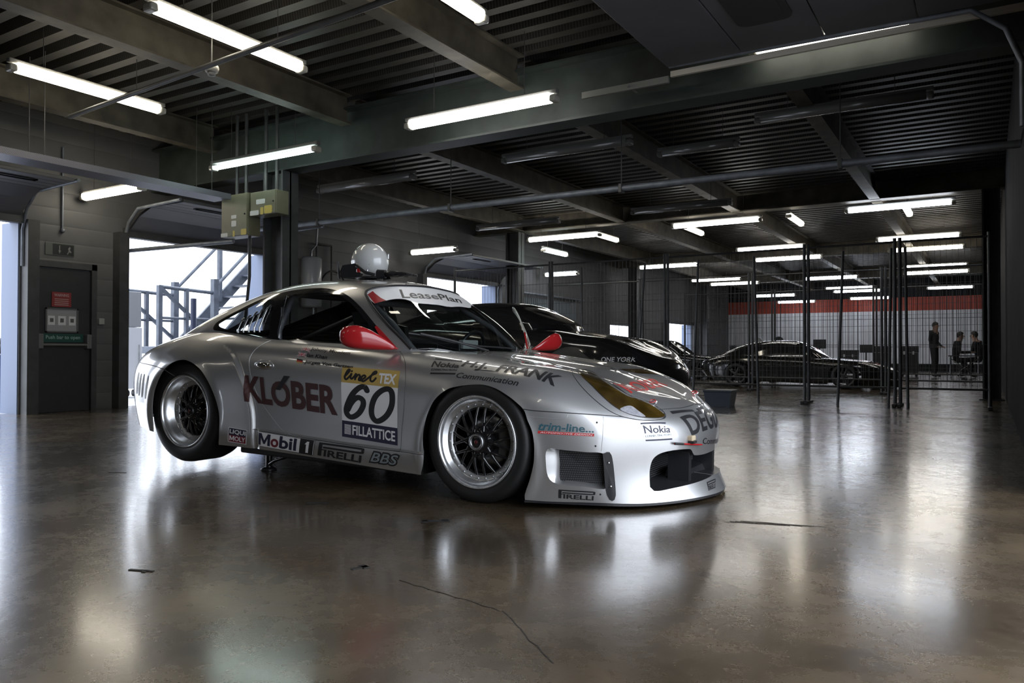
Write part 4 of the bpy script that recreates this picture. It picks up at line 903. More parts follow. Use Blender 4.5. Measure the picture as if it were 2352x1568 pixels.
    for sd, par, sh_ in ((1, doorR, (0, 0, 0)), (-1, doorL, -hinge)):
        mb = MB(); cc = c*np.array([1, sd, 1.0])+np.array(sh_)
        mb.sphere(cc, 1, 0, 24, 12, (.088, .010, .034)); mb.sphere(cc+np.array((.008, -.012*sd, -.002)), 1, 1, 24, 12, (.066, .014, .019))
        mb.build('door_handle', [M['silver'], M['chrome']], par)
    # ---- wheels
    def wheel(cx, sd, y, R, z, W, lipd, rin, label):
        s = -sd
        def h(v): return v*s
        o = Vector((cx, s*y, z)); mb = MB()
        mb.lathe([(.240, h(-.006)), (.252, h(.004)), (.272, h(.009)), (R-.035, h(.008)), (R-.016, h(0)), (R-.004, h(-.02)), (R, h(-.05)), (R, h(-W+.05)), (R-.012, h(-W+.01)), (.28, h(-W)), (.235, h(-W+.02))], 72)
        t = mb.build('wheel', M['rubber'], car, o)
        if label: t['label'] = label
        mb = MB()
        mb.lathe([(.246, h(-.004)), (.247, h(.005)), (.241, h(.008)), (.234, h(.003)), (.230, h(-.012)), (.226, h(-lipd*.55)), (.219, h(-lipd*.62)), (.212, h(-lipd*.95)), (.206, h(-lipd))], 72, mi=0)
        mb.lathe([(.206, h(-lipd)), (rin, h(-lipd-.001)), (rin-.003, h(-lipd-.02))], 72, mi=1)
        mb.build('rim', [M['polished'], M['brushed']], t)
        nb = 26; mb = MB()
        for k in range(nb):
            a = 2*math.pi*(k+.3)/nb; r = (rin+.206)/2+.001
            mb.sphere((r*math.cos(a), h(-lipd+.002), r*math.sin(a)), .0058, 0, 8, 6)
        mb.build('rim_bolts', M['steel'], t)
        mb = MB(); ns = 10; d0 = -lipd+.006; 
        for k in range(ns):
            for j in (-1, 1):
                a0 = 2*math.pi*(k+.25*j)/ns; a1 = 2*math.pi*(k+.5+.18*j*-1)/ns if False else 2*math.pi*(k-.30*j)/ns
                p0 = (.062*math.cos(a0), h(d0+.012), .062*math.sin(a0)); p1 = ((rin+.002)*math.cos(a1), h(-lipd-.014), (rin+.002)*math.sin(a1))
                pm = tuple((p0[i]*.45+p1[i]*.55)+(h(.008) if i == 1 else 0) for i in range(3))
                mb.tube([p0, pm, p1], [.013, .009, .008], 8)
        mb.lathe([(rin+.001, h(-lipd-.012)), (rin-.012, h(-lipd-.012)), (rin-.013, h(-lipd-.03)), (rin+.001, h(-lipd-.03))], 64, closed=True)
        mb.lathe([(.001, h(-lipd+.03)), (.055, h(-lipd+.03)), (.078, h(-lipd+.012)), (.082, h(-lipd-.03)), (.001, h(-lipd-.03))], 40)
        mb.build('spokes', M['gloss'], t)
        mb = MB(); mb.lathe([(.030, h(-lipd+.03)), (.044, h(-lipd+.03)), (.044, h(-lipd+.046)), (.036, h(-lipd+.050)), (.030, h(-lipd+.046))], 32, mi=0, closed=True)
        mb.lathe([(.001, h(-lipd+.047)), (.024, h(-lipd+.045)), (.031, h(-lipd+.04))], 28, mi=1)
        mb.lathe([(.001, h(-lipd+.050)), (.009, h(-lipd+.0485)), (.012, h(-lipd+.046))], 8, mi=2)
        mb.build('hub_nut', [M['steel'] if lipd < .06 else M['gloss'], M['gloss'], M['maroon_badge']], t)
        mb = MB(); mb.lathe([(.05, h(-lipd-.075)), (.165, h(-lipd-.075)), (.165, h(-lipd-.10)), (.05, h(-lipd-.10))], 48, closed=True)
        mb.build('brake_disc', M['steel'], t)
        mb = MB(); mb.rbox(.07, .17, min(h(-lipd-.06), h(-lipd-.13)), max(h(-lipd-.06), h(-lipd-.13)), -.09, .09, .012); mb.build('brake_caliper', mat('caliper', (.10, .10, .09), .5), t)
    wheel(0, 1, .862, .325, .32, .25, .045, .184, 'front wheel with a wide polished lip')
    wheel(0, -1, .862, .325, .32, .25, .045, .184, None)
    wheel(-2.35, 1, .872, .345, .342, .28, .085, .176, 'rear wheel with a deep polished dish')
    wheel(-2.35, -1, .872, .345, .342, .28, .085, .176, None)
    # ---- inside
    mb = MB()
    mb.rbox(-1.95, -.42, -.70, .70, .12, .16); mb.rbox(-.66, -.44, -.62, .62, .60, .775, .03); mb.rbox(-2.95, -2.0, -.50, .50, .66, .76, .02)
    mb.build('cabin_trim', M['black'], car)
    def seat(y, m_):
        prof = [(-1.05, .30), (-1.10, .38), (-1.45, .34), (-1.52, .45), (-1.66, .95), (-1.70, 1.06), (-1.80, 1.06), (-1.74, .85), (-1.66, .40), (-1.55, .22), (-1.05, .22)]
        mb = MB(); mb.prism(prof, y-.20, y+.20, 'xz')
        for e in (-.24, .19): mb.prism([(-1.08, .25), (-1.10, .46), (-1.42, .44), (-1.55, .70), (-1.60, .96), (-1.70, .98), (-1.70, .3)], y+e, y+e+.05, 'xz')
        mb.lathe([(.001, -.06), (.08, -.06), (.12, -.03), (.12, .03), (.08, .06), (.001, .06)], 20, 'x', (-1.72, y, .98))
        s = mb.build('seat', m_, car)
        mb = MB()
        for e in (-.07, .07): mb.prism([(-1.49, .45), (-1.64, .95), (-1.63, .97), (-1.475, .46)], y+e-.025, y+e+.025, 'xz')
        mb.build('seat_harness', mat('harness', (.25, .02, .02), .7), s)
    seat(.36, M['satin'])
    mb = MB(); cg = .021
    for sd in (1, -1):
        mb.tube([(-.55, sd*.60, .15), (-.60, sd*.61, .78), (-.80, sd*.585, .95), (-1.02, sd*.52, 1.08), (-1.25, sd*.50, 1.16), (-1.72, sd*.48, 1.16)], cg, 8)
        mb.tube([(-1.75, sd*.60, .2), (-1.75, sd*.60, .9), (-1.74, sd*.50, 1.12), (-1.73, sd*.40, 1.175)], cg, 8)
        mb.tube([(-1.75, sd*.47, 1.13), (-2.7, sd*.42, .80)], cg, 8)
        mb.tube([(-.60, sd*.61, .55), (-1.75, sd*.60, .45)], cg, 8); mb.tube([(-.60, sd*.61, .30), (-1.75, sd*.60, .62)], cg, 8)
    mb.tube([(-1.74, -.46, 1.15), (-1.74, .46, 1.15)], cg, 8); mb.tube([(-1.06, -.52, 1.09), (-1.06, .52, 1.09)], cg, 8); mb.tube([(-1.75, -.55, .75), (-1.75, .55, .75)], cg, 8); mb.tube([(-1.75, -.58, .25), (-1.74, .45, 1.13)], cg, 8)
    mb.build('roll_cage', mat('cage_grey', (.10, .10, .11), .4, coat=.3), car)
    mb = MB(); ring = [(-.86+.06*math.sin(a), .36+.17*math.cos(a), .76+.16*math.sin(a)) for a in np.linspace(0, 2*math.pi, 28)[:-1]]
    mb.tube(ring, .014, 8, closed=True); mb.tube([(-.86, .2, .76), (-.86, .52, .76)], .012, 6); mb.tube([(-.86, .36, .76), (-.62, .36, .68)], .02, 8)
    mb.build('steering_wheel', M['satin'], car)
    mb = MB(); mb.rbox(-.80, -.62, -.12, .10, .775, .835, .01, 0, Matrix.Identity(4)); mb.rbox(-.64, -.60, -.10, .08, .80, .86, .006, 1)
    mb.build('dash_instruments', [M['satin'], mat('screen_grey', (.4, .42, .42), .3)], car)
    # ---- wiper, nozzle, hood clips, tow strap, exhaust
    mb = MB()
    def ws_pt(s, v, o=.012): return on(dome, [(s, v)], o)[0]
    a = ws_pt(2.93, .035, .02); b = ws_pt(2.70, .085, .03); c = ws_pt(2.57, .115, .02)
    mb.tube([a, b, c], .007, 8)
    m2 = np.array([1, -1, 1.0])
    mb.tube([ws_pt(2.52, .12, .012), ws_pt(2.60, .110, .014), ws_pt(2.72, .085, .014), ws_pt(2.9, .07, .014), ws_pt(2.9, .06, .014)*m2, ws_pt(2.78, .045, .014)*m2], .006, 6)
    mb.build('wiper', M['black'], car)
    p = np.array(POINTS['nozzle']); p = np.array([-.13, -.23, 0]); 
    BV = mirror_bvh(body); DV = mirror_bvh(dome)
    hit = BV.ray_cast(Vector(POINTS['nozzle'])+Vector((0, 0, .2)), Vector((0, 0, -1)))[0]
    mb = MB(); mb.tube([hit+Vector((0, 0, -.004)), hit+Vector((0, 0, .035))], .006, 8); mb.tube([hit+Vector((0, -.025, .004)), hit+Vector((0, .025, .004))], .006, 6); mb.build('hood_pin', M['dark_steel'], car)
    for nm in ('hoodpin', 'hoodpin2'):
        for _ in (0,):
            hp = Vector(POINTS[nm]); mb = MB(); ringp = [hp+Vector((.018*math.cos(t)-.004, .022*math.sin(t), .012+.006*math.sin(t))) for t in np.linspace(0, 2*math.pi, 14)[:-1]]
            mb.tube(ringp, .0035, 6, 0, closed=True); mb.sphere(hp+Vector((.012, .012, .008)), .009, 1, 8, 6); mb.build('hood_clip', [M['red'], M['chrome']], car)
    A, B, C2 = (Vector(POINTS[k]) for k in ('towa', 'tow', 'towb'))
    mb = MB(); w = Vector((.012, -.004, 0)); mid = (A*.55+C2*.45)+w*1.6
    mb.tube([A+w, A*.7+C2*.3+w*1.2, A*.4+C2*.6+w*1.4, C2+w*1.3], [.005, .005, .006, .004], 8, 0)
    mb.tube([A+w, A*.7+C2*.3+w*1.25], [.0065, .006], 8, 1)
    mb.build('tow_strap', [M['red'], M['black']], car)
    B = Vector(POINTS['tow']); mb = MB(); mb.rbox(B.x-.02, B.x+.018, B.y-.030, B.y+.030, B.z-.004, B.z+.024, .006, 0); mb.box(B.x-.01, B.x+.024, B.y-.03, B.y+.03, B.z-.016, B.z-.004, 1)
    mb.build('tow_hook_cover', [mat('tape_beige', (.55, .45, .30), .6), M['black']], car)
    mb = MB()
    for y in (-.36, .36): mb.lathe([(.030, 0), (.042, 0), (.042, .22), (.030, .22)], 20, 'x', (-3.40, y, .24), closed=True)
    mb.build('exhaust_pipe', M['dark_steel'], car)
    # jack post and splitter
    for sd in (1, -1):
        mb = MB(); mb.tube([(-1.80, sd*-.62, -.03), (-1.80, sd*-.62, .14)], .022, 10); mb.lathe([(.001, -.036), (.05, -.036), (.055, -.028), (.03, -.015), (.001, -.015)], 20, 'z', (-1.80, sd*-.62, 0)); mb.tube([(-1.80, sd*-.62, .0), (-1.66, sd*-.70, .05), (-1.50, sd*-.72, .10)], .012, 8); mb.build('air_jack', M['satin'], car)
    sp = on(body, np.stack([np.linspace(L['arch_front'][-1][0], S1, 40), np.zeros(40)], 1)); sp2 = np.vstack([sp, (sp*m2)[::-1]])
    mb = MB(); mb.prism([(p_[0]-.004, p_[1]*.995) for p_ in sp2], .036, .048, 'xy'); mb.build('splitter', M['satin'], car)
    # ---- stickers
    K = {'brown': mat('sticker_brown', (.060, .022, .022), .4), 'ink': mat('sticker_ink', (.014, .014, .016), .4), 'gold': mat('sticker_gold', (.52, .36, .10), .4), 'navy': mat('sticker_navy', (.018, .018, .045), .4),
         'white': M['white'], 'red': mat('sticker_red', (.50, .03, .03), .4), 'grey': mat('sticker_grey', (.22, .25, .26), .4), 'maroon': mat('sticker_maroon', (.16, .02, .03), .4), 'teal': mat('sticker_teal', (.03, .10, .13), .4)}
    names = list(K)
    def sticker(nm, quad, pieces, bv=BV, parent=car, lay=0, label=None):
        """pieces: list of (flat triangles in the unit square, colour, layer)"""
        TL, TR, BR, BLc = (np.array(q) for q in (QUADS[quad] if isinstance(quad, str) else quad))
        w = (np.linalg.norm(TR-TL)+np.linalg.norm(BR-BLc))/2; hgt = (np.linalg.norm(BLc-TL)+np.linalg.norm(BR-TR))/2
        n = np.cross((TR-TL)+(BR-BLc), (TL-BLc)+(TR-BR)); n /= np.linalg.norm(n)
        mb = MB(); used = []
        for (P, T), col, ly in pieces:
            if col not in used: used.append(col)
            bm = bmesh.new(); vs = [bm.verts.new((p[0]*w, p[1]*hgt, 0)) for p in P]
            for t in T:
                try: bm.faces.new([vs[i] for i in t])
                except ValueError: pass
            for _ in range(7):
                lg = [e for e in bm.edges if e.calc_length() > .016]
                if not lg: break
                bmesh.ops.subdivide_edges(bm, edges=lg, cuts=1); bmesh.ops.triangulate(bm, faces=[f for f in bm.faces if len(f.verts) > 3])
            out = []; bm.verts.index_update()
            for v in bm.verts:
                u_, v_ = v.co.x/w, v.co.y/hgt
                p = (1-u_)*v_*TL+u_*v_*TR+u_*(1-v_)*BR+(1-u_)*(1-v_)*BLc
                h_, hn, _, _ = bv.ray_cast(Vector(p+n*.12), Vector(-n), .3)
                if h_ is None: h_ = Vector(p); hn = Vector(n)
                if hn.dot(Vector(n)) < 0: hn = -hn
                out.append(h_+hn*(.0012+.0005*(ly+lay)))
            mb.add(out, [[q.index for q in f.verts] for f in bm.faces], used.index(col), True); bm.free()
        me = bpy.data.meshes.new(nm); me.from_pydata(mb.v, [], mb.f)
        for c_ in used: me.materials.append(K[c_])
        me.polygons.foreach_set('material_index', mb.m); me.polygons.foreach_set('use_smooth', mb.sm); me.update()
        o = bpy.data.objects.new(nm, me); COL.objects.link(o); o.parent = parent
        if label: o['label'] = label
        return o
    GM = [(0, 0), (0, 1), (.24, 1), (.5, .42), (.76, 1), (1, 1), (1, 0), (.78, 0), (.78, .62), (.57, .12), (.43, .12), (.22, .62), (.22, 0)]
    TX = lambda s, sh=0.0, fat=0.0: text_tris(s, sh, fat)
    sticker('sponsor_sticker', 'klober', [(put(TX('KL', 0, .035), 0, .29, 0, 1), 'brown', 0), (put(TX('O', 0, .035), .285, .50, 0, .93), 'brown', 0), (put(TX('BER', 0, .035), .515, 1, 0, 1), 'brown', 0)], lay=3)
    sticker('sponsor_sticker', 'slash', [(rect2(), 'ink', 5)])
    Z = lambda P: [((x-1280)/672, 1-(y-(510+.107*(x-1275)))/(455+.034*(x-1275))) for x, y in P]
    six = stroke(Z([(1590, 615), (1562, 572), (1500, 578), (1415, 660), (1350, 790), (1338, 870), (1372, 922), (1425, 925), (1492, 880), (1540, 800), (1542, 735), (1502, 700), (1455, 705), (1400, 760), (1355, 840)]), .135, 6, False, 1.35)
    zero = stroke(Z([(1850, 598), (1888, 660), (1885, 790), (1830, 905), (1745, 972), (1685, 970), (1645, 900), (1650, 790), (1695, 680), (1775, 608)]), .135, 6, True, 1.35)
    sticker('number_plate', 'white', [(rect2(), 'white', 0), (six, 'ink', 1), (zero, 'ink', 1)], label='white plate with black number 60')
    ZG = lambda P: [((x-1283)/690, 1-(y-(318+.082*(x-1290)))/(192+.02*(x-1290))) for x, y in P]
    w_ = .12; gp = [(rect2(), 'gold', 0)]
    for q in ([(1322, 442), (1358, 405), (1380, 368), (1362, 358), (1338, 400), (1325, 455), (1345, 476), (1388, 435), (1405, 405), (1395, 450), (1410, 470), (1440, 440), (1460, 408), (1452, 478)], [(1456, 455), (1488, 420), (1508, 436), (1496, 480), (1520, 488), (1550, 470), (1575, 448), (1562, 428), (1535, 440), (1522, 478), (1552, 500), (1595, 472), (1650, 425), (1698, 402), (1692, 380), (1665, 395), (1638, 450), (1640, 492), (1670, 498), (1700, 462)], [(1404, 380), (1406, 376)]):
        gp.append((stroke(ZG(q), w_, 6, False, 3.5), 'ink', 1))
    gp.append((put(TX('TEX', .1, .035), .655, .955, .17, .78), 'white', 1))
    sticker('sponsor_sticker', 'gold', gp)
    nv = [(rect2(), 'navy', 0), (put(TX('FILLATTICE', 0, .022), .19, .96, .2, .80), 'white', 1)]
    for k in range(9): nv.append((rect2(.045, .165, .20+.068*k, .20+.068*k+.035), 'white', 1))
    sticker('sponsor_sticker', 'navy', nv)
    for q, s in (('name1', 'Johnny Mowlem'), ('name2', 'Ian Khan'), ('name3', 'Jurgen Von Gartzen')):
        sticker('driver_name', q, [(TX(s, .25, .022), 'ink', 5)])
    uj = [(rect2(), 'navy', 0)]
    for a, b in (((0, 0), (1, 1)), ((0, 1), (1, 0))): uj.append((stroke([a, b], .26, 2), 'white', 1)); uj.append((stroke([a, b], .10, 2), 'red', 2))
    uj += [(rect2(.38, .62, 0, 1), 'white', 3), (rect2(0, 1, .34, .66), 'white', 3), (rect2(.44, .56, 0, 1), 'red', 4), (rect2(0, 1, .42, .58), 'red', 4)]
    sticker('flag_sticker', 'flag1', uj); sticker('flag_sticker', 'flag2', uj)
    sticker('flag_sticker', 'flag3', [(rect2(0, 1, .66, 1), 'ink', 0), (rect2(0, 1, .33, .66), 'red', 0), (rect2(0, 1, 0, .33), 'gold', 0)])
    sticker('sponsor_sticker', 'mobil', [(rect2(), 'ink', 0), (rect2(.008, .992, .03, .97), 'white', 1), (put(poly2(GM), .02, .235, .12, .9), 'navy', 2), (put(TX('o', 0, .03), .245, .385, .10, .68), 'maroon', 2), (put(TX('bil', 0, .03), .40, .70, .10, .92), 'navy', 2), (rect2(.755, .985, .03, .97), 'ink', 2), (poly2([(.84, .66), (.875, .86), (.91, .86), (.91, .12), (.865, .12), (.865, .66)]), 'white', 3)])
    def long_p(c):  # elongated P over small capitals
        top = stroke([(.10, .93), (.955, .93), (.985, .80), (.955, .66), (.12, .66)], .13, 4, False, 3.2)
        return [(rect2(0, .085, 0, 1), c, 0), (rect2(.0, .95, .86, 1), c, 0), (top, c, 0), (rect2(.085, .2, .45, .52), c, 0), (put(TX('IRELLI', 0, .03), .14, 1, 0, .50), c, 0)]
    for q in ('pskirt', 'pbump', 'pfront'): sticker('sponsor_sticker', q, long_p('ink'))
    sticker('sponsor_sticker', 'bbs', [(put(TX('BBS', .2, .085), 0, 1, 0, 1), 'ink', 0), (put(TX('BBS', .2, .012), .05, .95, .12, .88), 'grey', 1)])
    sticker('sponsor_sticker', 'liqui', [(rect2(), 'white', 0), (rect2(.035, .965, .5, .96), 'navy', 1), (rect2(.035, .965, .04, .5), 'maroon', 1), (put(TX('LIQUI', 0, .02), .08, .93, .55, .88), 'white', 2), (put(poly2(GM), .08, .35, .12, .45), 'white', 2), (put(TX('OLY', 0, .02), .37, .93, .12, .45), 'white', 2)])
    for q in ('nk_bar', 'nk_bar2', 'nf_bar', 'nf_bar2', 'd_bar', 'd_bar2'): sticker('sticker_bar', q, [(rect2(), 'navy' if q[1] == 'f' else 'ink', 0)])
    sticker('sponsor_sticker', 'nk_text', [(TX('Nokia', .2, .03), 'ink', 0)]); sticker('sponsor_sticker', 'nk_small', [(TX('CONNECTING PEOPLE', .2, .03), 'ink', 0)])
    sticker('sponsor_sticker', 'hj', [(TX('H.J.', .3, .025), 'ink', 0)]); sticker('sponsor_sticker', 'frank', [(TX('FRANK', .3, .03), 'ink', 0)]); sticker('sponsor_sticker', 'comm', [(TX('Communication', .3, .012), 'ink', 0)])
    sticker('sponsor_sticker', 'trim_text', [(TX('trim-line...', .25, .02), 'teal', 0)])
    sticker('sticker_bar', 'trim_bar', [(rect2(), 'red', 0), (put(TX('AUTOMOTIVE DESIGN', .2, 0), .04, .97, .2, .8), 'white', 1)])
    sticker('sponsor_sticker', 'nf_text', [(TX('Nokia', .05, .01), 'navy', 0)]); sticker('sponsor_sticker', 'nf_small', [(TX('CONNECTING PEOPLE', 0, 0), 'grey', 0)])
    sticker('sponsor_sticker', 'degu', [(TX('DEGU', .0, .025), 'ink', 0)]); sticker('sponsor_sticker', 'commf', [(TX('Communica', .15, .012), 'ink', 0)])
    sticker('sponsor_sticker', 'hoodk', [(put(TX('KLOBER', 0, .015), 0, 1, 0, 1), 'red', 0)])
    sticker('sponsor_sticker', 'lease', [(TX('LeasePlan', 0, .012), 'ink', 1)], bv=DV, parent=wsh)
    for k in range(4): sticker('vent_slot', 'slot%d' % k, [(put(poly2(rounded(1, 1, .35)), .5, 1.5, .5, 1.5), 'ink', 0)])
    return car, body, dome
def mirror_bvh(patch, ns=320, nv=170):
    A, B = np.meshgrid(np.linspace(0, patch.S1, ns), np.linspace(0, patch.V1, nv), indexing='ij'); P = patch(A.ravel(), B.ravel())
    V = np.vstack([P, P*np.array([1, -1, 1.0])]); F = []
    for o in (0, ns*nv):
        for i in range(ns-1):
            for j in range(nv-1): k = o+i*nv+j; F.append((k, k+nv, k+nv+1, k+1))
    return BVHTree.FromPolygons(V.tolist(), F)
race_car, RB, RD = build_race_car()
LAMPS = [
 (-5.189, 6.31, -3.391, 6.31, 3.15, 'cool'),
 (-8.351, 6.315, -6.479, 6.315, 3.1, 'green'),
 (-2.236, 15.331, -0.461, 15.331, 3.38, 'blue'),
 (-5.426, 14.929, -3.629, 14.929, 3.3, 'cool'),
 (-8.712, 14.789, -6.909, 14.789, 3.25, 'cool'),
 (-10.006, 12.29, -8.828, 12.29, 2.78, 'cool'),
 (-2.231, 19.864, -0.477, 19.864, 3.4, 'cool'),
 (-8.596, 20.927, -6.796, 20.927, 3.2, 'cool'),
 (-10.1, 18.028, -9.065, 18.028, 2.82, 'blue'),
 (-5.546, 20.042, -3.825, 20.042, 3.4, 'cool'),
 (-5.427, 21.397, -3.653, 21.397, 3.27, 'cool'),
 (-2.205, 22.159, -0.458, 22.159, 3.4, 'warm'),
 (-2.228, 26.762, -0.48, 26.762, 3.4, 'cool'),
 (-2.312, 27.796, -0.465, 27.796, 3.3, 'cool'),
 (-8.94, 26.55, -7.141, 26.55, 3.28, 'cool'),
 (-8.734, 28.094, -6.926, 28.094, 3.25, 'cool'),
 (-5.343, 31.619, -3.597, 31.619, 3.2, 'blue'),
 (-5.095, 31.985, -3.396, 31.985, 3.1, 'blue'),
 (-4.9, 34.67, -3.361, 34.67, 2.98, 'blue'),
 (-1.993, 33.31, -0.42, 33.31, 3.2, 'blue'),
 (-5.251, 26.992, -3.522, 26.992, 3.2, 'blue'),
 (-7.955, 31.482, -6.359, 31.482, 3.0, 'blue'),
 (-7.814, 34.669, -6.203, 34.669, 2.92, 'blue'),
 (-10.244, 5.741, -8.898, 5.741, 2.82, 'warm'),
 (-1.743, 6.70, -0.443, 6.70, 3.38, 'dim'),
 (-8.326, 8.118, -6.526, 8.118, 3.13, 'off'),
 (-5.345, 8.446, -3.546, 8.446, 3.26, 'off'),
 (-5.403, 12.815, -3.603, 12.815, 3.26, 'off'),
 (-8.364, 12.29, -6.563, 12.29, 3.14, 'off'),
 (-2.26, 8.965, -0.458, 8.965, 3.43, 'off'),
 (-3.713, 9.707, -2.633, 9.707, 3.4, 'off'),
 (-8.427, 14.973, -8.427, 16.148, 3.05, 'green'),
 (-5.35, 3.465, -5.35, 5.033, 3.38, 'warm'),
 (-7.582, 3.554, -7.582, 5.12, 3.38, 'warm'),
 (-3.346, 4.059, -3.346, 5.009, 3.38, 'warm'),
 (-7.58, -1.6, -7.58, 0.0, 3.38, 'dim'),
 (-5.35, -1.6, -5.35, 0.0, 3.38, 'dim'),
 (-3.3, -1.6, -3.3, 0.0, 3.38, 'dim'),
 (-1.0, -1.6, -1.0, 0.0, 3.38, 'dim'),
 (-3.25, 15.36, -3.25, 16.65, 3.40, 'warm'),
 (-5.32, 15.40, -5.32, 16.6, 3.36, 'warm'),
 (-7.33, 15.40, -7.33, 16.6, 3.36, 'warm'),
 (-1.27, 15.55, -1.27, 16.65, 3.42, 'warm'),
]
# the four before the last four are unseen lamps, added to brighten the car side
# ---------------------------------------------------------------- strip lights under the roof
LIT = {'cool': ((1.0, .97, .92), 13), 'warm': ((1.0, .91, .74), 13), 'green': ((.80, 1.0, .95), 11), 'blue': ((.84, .90, 1.0), 17), 'dim': ((1.0, .93, .80), 6)}
for k, (c, s) in LIT.items(): M['lamp_'+k] = mat('lit_tube_'+k, (.8, .8, .8), .4, emit=c, es=s)
M['lamp_off'] = mat('dead_tube', (.22, .22, .21), .25, coat=.5); M['lamp_case'] = mat('lamp_case', (.16, .16, .15), .45); M['lamp_end'] = mat('lamp_end', (.45, .44, .38), .3, coat=.4)
ROWS = (('right-hand', -2.4, 1), ('middle', -5.6, 1), ('left-hand', -9.9, 1))
ORD = ['nearest', 'second', 'third', 'fourth', 'fifth', 'sixth', 'seventh', 'eighth', 'ninth', 'tenth', 'eleventh', 'twelfth', 'farthest']
counts = {}
def strip_light(x0, y0, x1, y1, z, kind, label):
    o = thing('strip_light', ((x0+x1)/2, (y0+y1)/2, z), label, 'light', 'fluorescent strip lights under the roof'); lit = kind != 'off'
    hx, hy = (x1-x0)/2, (y1-y0)/2; L_ = math.hypot(hx, hy); a = math.atan2(hy, hx); R = Matrix.Rotation(a, 4, 'Z')
    mb = MB(); mb.rbox(-L_, L_, -.032, .032, .045, .085, .008, 0, R); mb.build('housing', M['lamp_case'], o)
    mb = MB(); e = L_-.07
    if kind == 'green' and y0 < 7:
        for q in (-.028, .028): mb.tube([R @ Vector((-e, q, 0)), R @ Vector((e, q, 0))], .020, 10)
    else:
        n = 13; xs = (-e, e); vs = [R @ Vector((x, .058*math.cos(t), .02-.058*math.sin(t))) for x in xs for t in np.linspace(-.55, math.pi+.55, n)]
        mb.add(vs, [(i, i+1, n+i+1, n+i) for i in range(n-1)]+[tuple(range(n)), tuple(range(n, 2*n))[::-1]], 0, True)
    mb.build('diffuser', M['lamp_'+kind], o)
    for s in (-1, 1):
        mb = MB(); mb.rbox(min(s*e, s*L_), max(s*e, s*L_), -.056, .056, -.036, .03, .018, 0, R); mb.build('end_cap', M['lamp_end'] if lit else M['lamp_case'], o)
    top = 3.985
    if True:
        for s in (-.6, .6):
            if top-z > .12:
                mb = MB(); p = R @ Vector((s*L_, 0, 0)); mb.tube([(p.x, p.y, .07), (p.x, p.y, top-z)], .004, 5); mb.build('hanger_rod', M['dark_steel'], o)
    return o
SPECIAL = {0: 'bright white strip light on the green beam, above the race car', 1: 'twin-tube greenish strip light above the grey switch boxes', 23: 'warm strip light above the fire door', 24: 'lit strip light behind the rail of the large folded door',
           25: 'dark strip light nearest in the left-hand row, just behind the green beam', 26: 'dark strip light hanging above the black car', 29: 'dark strip light high up in front of the pipe on the right', 30: 'short dark strip light over the middle of the pipe',
           31: 'greenish strip light pointing into the depth by the second column', 32: 'warm strip light running beside the smoke detector', 33: 'warm strip light at the left edge under the deck', 34: 'warm strip light cut by the top edge of the picture',
           39: 'short warm strip light just beyond the second beam, second from the right', 40: 'short warm strip light just beyond the second beam, third from the right', 41: 'short warm strip light just beyond the second beam, fourth from the right', 42: 'short warm strip light just beyond the second beam, rightmost'}
order = sorted(range(len(LAMPS)), key=lambda i: LAMPS[i][1])
for i in order:
    x0, y0, x1, y1, z, kind = LAMPS[i]; xm = (x0+x1)/2
    row = 'right-hand' if xm > -2.6 else ('middle' if xm > -6.0 else 'left-hand')
    if y1 < 1: lab = 'added unseen strip light behind the camera, brightening the car side'
    elif i in SPECIAL: lab = SPECIAL[i]
    else:
        key = (row, kind == 'off'); k = counts.get(key, 0); counts[key] = k+1
        lab = '%s strip light in the %s row beyond the green beam, %s of its row' % ('dark unlit' if kind == 'off' else 'lit', row, ORD[k])
    strip_light(x0, y0, x1, y1, z, kind, lab)
# ---------------------------------------------------------------- pipes, rails, cables under the roof
mb = MB(); mb.tube([(-9.6, 7.78, 2.6), (RX, 7.98, 2.6)], .036, 12)
p = tag(mb.build('pipe', M['galv']), 'long galvanised pipe crossing the garage under the roof', 'pipe')
for x in (-8.0, -5.75, -3.45, -1.2):
    mb = MB(); mb.tube([(x, 7.88+.02*(x+5), 2.63), (x, 7.88+.02*(x+5), 3.86)], .006, 6); mb.rbox(x-.02, x+.02, 7.83+.02*(x+5), 7.93+.02*(x+5), 2.55, 2.65, .006); mb.build('pipe_hanger', M['dark_steel'], p)
mb = MB(); mb.tube([(-7.70, 4.18, 3.1), (-2.45, 3.80, 3.1)], .022, 8)
p = tag(mb.build('conduit', M['dark_steel']), 'dark conduit crossing under the two warm strip lights', 'pipe')
d = thing('smoke_detector', (-5.50, 4.15, 3.12), 'white smoke detector hanging under the conduit', 'detector')
mb = MB(); mb.lathe([(.001, .05), (.055, .05), (.06, .03), (.05, .0), (.001, -.0)], 20, 'z'); mb.build('base', mat('detector_white', (.6, .58, .5), .4), d)
mb = MB(); mb.lathe([(.001, .0), (.035, .0), (.03, -.03), (.001, -.035)], 20, 'z'); mb.build('sensor', mat('detector_grey', (.25, .25, .24), .4), d)
mb = MB(); mb.tube([(0, 0, .05), (0, 0, .74)], .006, 6); mb.build('stem', M['dark_steel'], d)
mb = MB(); mb.bar((-2.40, 6.60, 3.27), (RX, 6.60, 3.27), .03, .05); tag(mb.build('rail', mat('rail_reflection', (.62, .57, .48), .35)), 'steel rail with painted lamp reflection along the far edge of the large folded door', 'rail')  # lamp reflection put into the rail's pale colour
mb = MB(); mb.bar((-3.28, 6.60, 3.23), (-2.42, 6.60, 3.23), .03, .06); mb.tube([(-2.8, 6.55, 3.23), (-2.8, 6.78, 3.23)], .012, 6); tag(mb.build('rail', mat('rail_grey', (.22, .22, .2), .5)), 'short grey rail beside the bright strip light on the green beam', 'rail')
